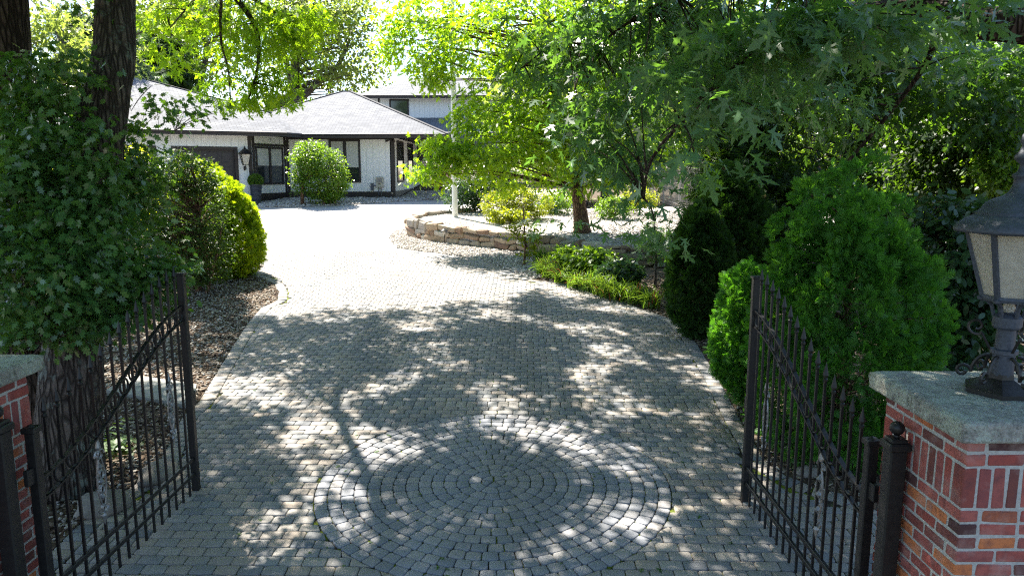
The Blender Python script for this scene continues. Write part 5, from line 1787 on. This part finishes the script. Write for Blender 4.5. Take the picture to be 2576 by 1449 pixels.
# the big maple on the right, trunk out of the picture; limb and leaves reach across
t = thing('silver_maple', 'silver maple reaching in from the right with a thick dark limb and large cut leaves', 'tree')
tp = [(6.6, 5.4, .2), (6.4, 5.5, 2.2), (6.0, 5.6, 4.2), (5.6, 5.8, 6.5), (5.2, 6.2, 9)]
mb = MB(); bark_tube(mb, tp, .34, .16, 18, .3, 24)
limb1 = [(6.1, 5.6, 4.0), Y(2620, 72, 5.6), Y(2450, 55, 5.7), Y(2300, 10, 5.9), Y(2100, -110, 6.4), (1.2, 7.5, 6.6), (-.8, 9, 7.4)]
bark_tube(mb, limb1, .15, .035, 12, 0, 26, .08)
limb2 = [(5.7, 5.8, 6.0), (3.5, 7.5, 7.2), (.5, 10, 8.4), (-1.5, 12, 9)]
bark_tube(mb, limb2, .13, .04, 10, 0, 20, .06)
limb3 = [Y(2350, 20, 5.9), Y(2340, 140, 7.5), Y(2250, 270, 8.0), Y(2120, 420, 8.4), Y(2060, 470, 8.5)]
bark_tube(mb, limb3, .035, .012, 8, 0, 18, .05)
limb4 = [Y(2300, 0, 5.9), Y(2080, 40, 5.2), Y(1900, 130, 5.0), Y(1760, 260, 5.0), Y(1640, 400, 5.4), Y(1620, 500, 6.0)]
bark_tube(mb, limb4, .03, .008, 8, 0, 22, .04)
limb5 = [Y(2100, -110, 6.4), Y(1850, -60, 6.2), Y(1640, 20, 6.6), Y(1500, 110, 7.0), Y(1400, 110, 7.2), Y(1290, 190, 7.5)]
bark_tube(mb, limb5, .02, .006, 8, 0, 22, .04)
near = [B(1930, 90, 4.6, 130, 60, .5), B(2060, 190, 4.3, 50, 40, .3), B(1720, 190, 4.8, 70, 50, .4), B(1830, 270, 4.3, 75, 40, .3), B(1650, 330, 4.9, 60, 40, .3), B(1720, 400, 4.4, 70, 35, .3), B(2200, 70, 4.8, 90, 40, .4, .03), B(2080, 60, 4.6, 70, 40, .3, .03), B(2450, 40, 5.0, 80, 25, .3, .02)]
mid = [B(1580, 240, 6.4, 95, 60, .5), B(1490, 340, 6.6, 80, 55, .5), B(1580, 400, 6.3, 75, 50, .4), B(1400, 150, 7.4, 110, 60, .5, .05), B(1540, 90, 7.2, 150, 70, .6), B(1720, 60, 6.8, 150, 70, .6), B(1800, 170, 6.6, 110, 80, .6), B(1540, 440, 6.8, 45, 40, .3, .018), B(1640, 610, 6.4, 34, 60, .3, .014), B(1400, 565, 7.4, 40, 18, .25, .008), B(1600, 520, 6.6, 36, 26, .3, .006),
       B(1930, 170, 7.0, 110, 60, .6, .05), B(2250, 100, 7.4, 140, 60, .6, .03), B(2450, 150, 7.8, 120, 50, .6, .02), B(2130, 260, 7.8, 90, 50, .5, .02)]
Cn = crown('near_foliage', t, near, 90, 8, .13, (.10, .165), MP, M['lf_maple_cool'], droop=.55, up=.75, jit=.55, shell=.1)
Cm = crown('foliage', t, mid, 210, 13, .17, (.085, .14), MP, M['lf_maple_cool'], droop=.6, up=.75, jit=.65, shell=.1)
inner = [B(1640, 110, 9.5, 170, 100), B(1850, 200, 9.5, 130, 110), B(2050, 110, 10, 160, 110), B(2300, 160, 10, 170, 110), B(2500, 230, 10.2, 110, 130), B(1750, 300, 10, 80, 60), B(2150, 300, 10.5, 110, 70)]
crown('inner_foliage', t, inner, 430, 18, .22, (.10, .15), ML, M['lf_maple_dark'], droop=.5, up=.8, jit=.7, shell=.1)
C5 = shadow_canopy(-.8, 7.0, -2.0, 13.9, 640, 8, 0, 3.0)
canopy_leaves('crown', t, C5, 74, .22, (.11, .17), M['lf_maple_cool'])
allp = [q for l in (limb1, limb2, limb3, limb4, limb5) for q in trunk_path(l, 16)]
for c in list(Cn)[::2] + list(Cm)[::2] + list(C5)[::5]:
    c = Vector(c); b = min(allp, key=lambda q: (q - c).length * random.uniform(1, 1.5))
    if (b - c).length < 1.3: twig_mb(mb, [b], [c], .009, .003, .12, 5, 6)
mb.build('trunk', M['bark_dark'], t, smooth=True)

# ---- far trees behind the house
BG = 'trees behind the house'
t = tree('broad_tree', 'tall broad tree with several grey trunks rising behind the main roof', 'tree', [(-18.2, 57, 2.4), Y(735, 270, 57), Y(742, 180, 57), Y(752, 80, 57), Y(760, -60, 57)], .55, .2, 'bark_far', 'lf_far',
         [B(840, 110, 57, 100, 95), B(880, 200, 57, 75, 55), B(750, 60, 57, 90, 80), B(920, 150, 56, 40, 60), B(690, 200, 57, 60, 70), B(800, 0, 57, 130, 60), B(870, 60, 57, 60, 70)], 330, 26, .75, (.24, .38), QD, BG, .35, .05,
         extra=[([Y(735, 240, 57), Y(700, 262, 57), Y(670, 292, 57)][::-1], .5, .3), ([Y(740, 265, 57), Y(800, 210, 57), Y(850, 165, 57), Y(880, 100, 57)], .3, .1), ([Y(742, 180, 57), Y(775, 90, 57), Y(800, 10, 57)], .25, .1), ([Y(735, 230, 57), Y(715, 130, 57), Y(690, 40, 57)], .25, .1)])
t = tree('poplar_tree', 'slender pale-trunked tree group rising behind the garage roof', 'tree', [(-24, 50, 2.3), Y(478, 190, 50), Y(455, 90, 50), Y(430, 0, 50), Y(420, -80, 50)], .26, .12, 'bark_far', 'lf_far',
         [B(440, 30, 50, 120, 60), B(540, 120, 50, 70, 90), B(380, 60, 50, 60, 60), B(580, 20, 50, 80, 60)], 210, 26, .6, (.22, .36), QD, BG, .3, .04,
         extra=[([Y(500, 230, 50), Y(492, 120, 50), Y(470, 20, 50), Y(465, -60, 50)], .22, .1), ([Y(500, 225, 50), Y(520, 130, 50), Y(512, 60, 50), Y(500, -40, 50)], .2, .1), ([Y(475, 215, 50), Y(440, 120, 50), Y(425, 90, 50)], .15, .08)])
t = tree('spruce_tree', 'dark blue-green spruce behind the garage roof ridge', 'tree', [(-25, 44, 2.3), Y(395, 150, 44), Y(395, 40, 44)], .2, .05, 'bark_dark', 'lf_dark',
         [B(400, 190, 44, 85, 50), B(390, 130, 44, 65, 45), B(400, 90, 44, 40, 40), B(440, 215, 44, 50, 25)], 260, 26, .5, (.28, .42), TF, BG, .3, .04)
t = tree('pine_tree', 'soft blue-green pine seen between the two left trunks', 'tree', [(-23, 37, 2.0), Y(245, 180, 37), Y(240, 40, 37)], .22, .06, 'bark_far', 'lf_far_blue',
         [B(215, 70, 37, 55, 25), B(290, 80, 37, 40, 30), B(240, 120, 37, 60, 25), B(340, 200, 37, 45, 25)], 130, 24, .4, (.25, .4), TF, BG, .4, .04)
t = tree('leafy_tree', 'sunny yellow-green tree behind the left trunks', 'tree', [(-17, 30, 1.6), Y(160, 150, 30), Y(150, 20, 30)], .2, .06, 'bark_far', 'lf_far',
         [B(120, 120, 28, 90, 80), B(250, 140, 28, 90, 60), B(180, 30, 28, 140, 50), B(90, 40, 28, 60, 60), B(380, 30, 28, 70, 45), B(200, 210, 28, 100, 30)], 130, 24, .36, (.15, .24), ML, BG, .3, .03)
t = tree('leafy_tree', 'hazy green tree behind the upper storey at the right', 'tree', [(3, 62, 2.4), (3, 62, 9), (3, 62, 14)], .4, .15, 'bark_far', 'lf_far',
         [B(1300, 150, 60, 150, 90), B(1500, 120, 60, 170, 130), B(1750, 150, 58, 200, 190)], 330, 26, .9, (.35, .55), QD, BG, .2, .05)
t = tree('leafy_tree', 'dense green tree beyond the iron fence', 'tree', [(9, 36, 2), (9, 36, 6), (9, 36, 9)], .3, .1, 'bark_far', 'lf_maple_dark',
         [B(1750, 330, 36, 160, 150), B(1900, 230, 36, 170, 190), B(1650, 180, 37, 140, 130), B(1780, 470, 34, 110, 70)], 420, 24, .5, (.22, .34), QD, BG, .2, .04)
t = tree('leafy_tree', 'dense green tree behind the neighbouring house at the far right', 'tree', [(20, 26, 1.5), (20, 26, 6), (20, 26, 9)], .3, .1, 'bark_far', 'lf_maple_dark',
         [B(2400, 200, 24, 230, 260), B(2620, 380, 22, 160, 220), B(2330, 480, 22, 130, 160)], 420, 24, .42, (.2, .3), QD, BG, .2, .04)

# ------------------------------------------------------------------ light, sky, camera
w = bpy.data.worlds.new('World'); SC.world = w; w.use_nodes = True
nt = w.node_tree; nt.nodes.clear()
sky = nt.nodes.new('ShaderNodeTexSky'); sky.sky_type = 'NISHITA'; sky.sun_disc = False
sky.sun_elevation = SUN_EL; sky.sun_rotation = SUN_AZ
sky.air_density = 1.0; sky.dust_density = 1.0; sky.ozone_density = 3.0
bg = nt.nodes.new('ShaderNodeBackground'); bg.inputs[1].default_value = .084
wo = nt.nodes.new('ShaderNodeOutputWorld')
nt.links.new(sky.outputs[0], bg.inputs[0]); nt.links.new(bg.outputs[0], wo.inputs[0])
ld = bpy.data.lights.new('sun', 'SUN'); ld.energy = 5.0; ld.angle = radians(.53); ld.color = (1.0, .93, .82)
lo = bpy.data.objects.new('sun', ld); COL.objects.link(lo)
lo.rotation_euler = TOSUN.to_track_quat('Z', 'Y').to_euler(); lo.location = (-10, 15, 25)

cd = bpy.data.cameras.new('camera'); cam = bpy.data.objects.new('camera', cd); COL.objects.link(cam)
cam.location = (0, 0, HC); cam.rotation_euler = (radians(90) - TH, 0, 0)
cd.sensor_fit = 'HORIZONTAL'; cd.sensor_width = 36; cd.lens = 36 * FPX / 2576
cd.clip_start = .05; cd.clip_end = 1500
SC.camera = cam
SC.view_settings.view_transform = 'Standard'; SC.view_settings.look = 'None'
SC.view_settings.exposure = 2.17; SC.view_settings.gamma = 1.0
SC.view_settings.use_curve_mapping = False
SC.render.engine = 'CYCLES'
cy = SC.cycles
cy.max_bounces = 8; cy.diffuse_bounces = 4; cy.glossy_bounces = 3; cy.transmission_bounces = 6; cy.transparent_max_bounces = 6
cy.sample_clamp_indirect = 1.2
cy.caustics_reflective = False; cy.caustics_refractive = False
cy.use_denoising = False
try:
    cy.denoiser = 'OPENIMAGEDENOISE'; cy.denoising_prefilter = "NONE"
except Exception: pass

cy.filter_width = 1.2

cy.use_adaptive_sampling = False
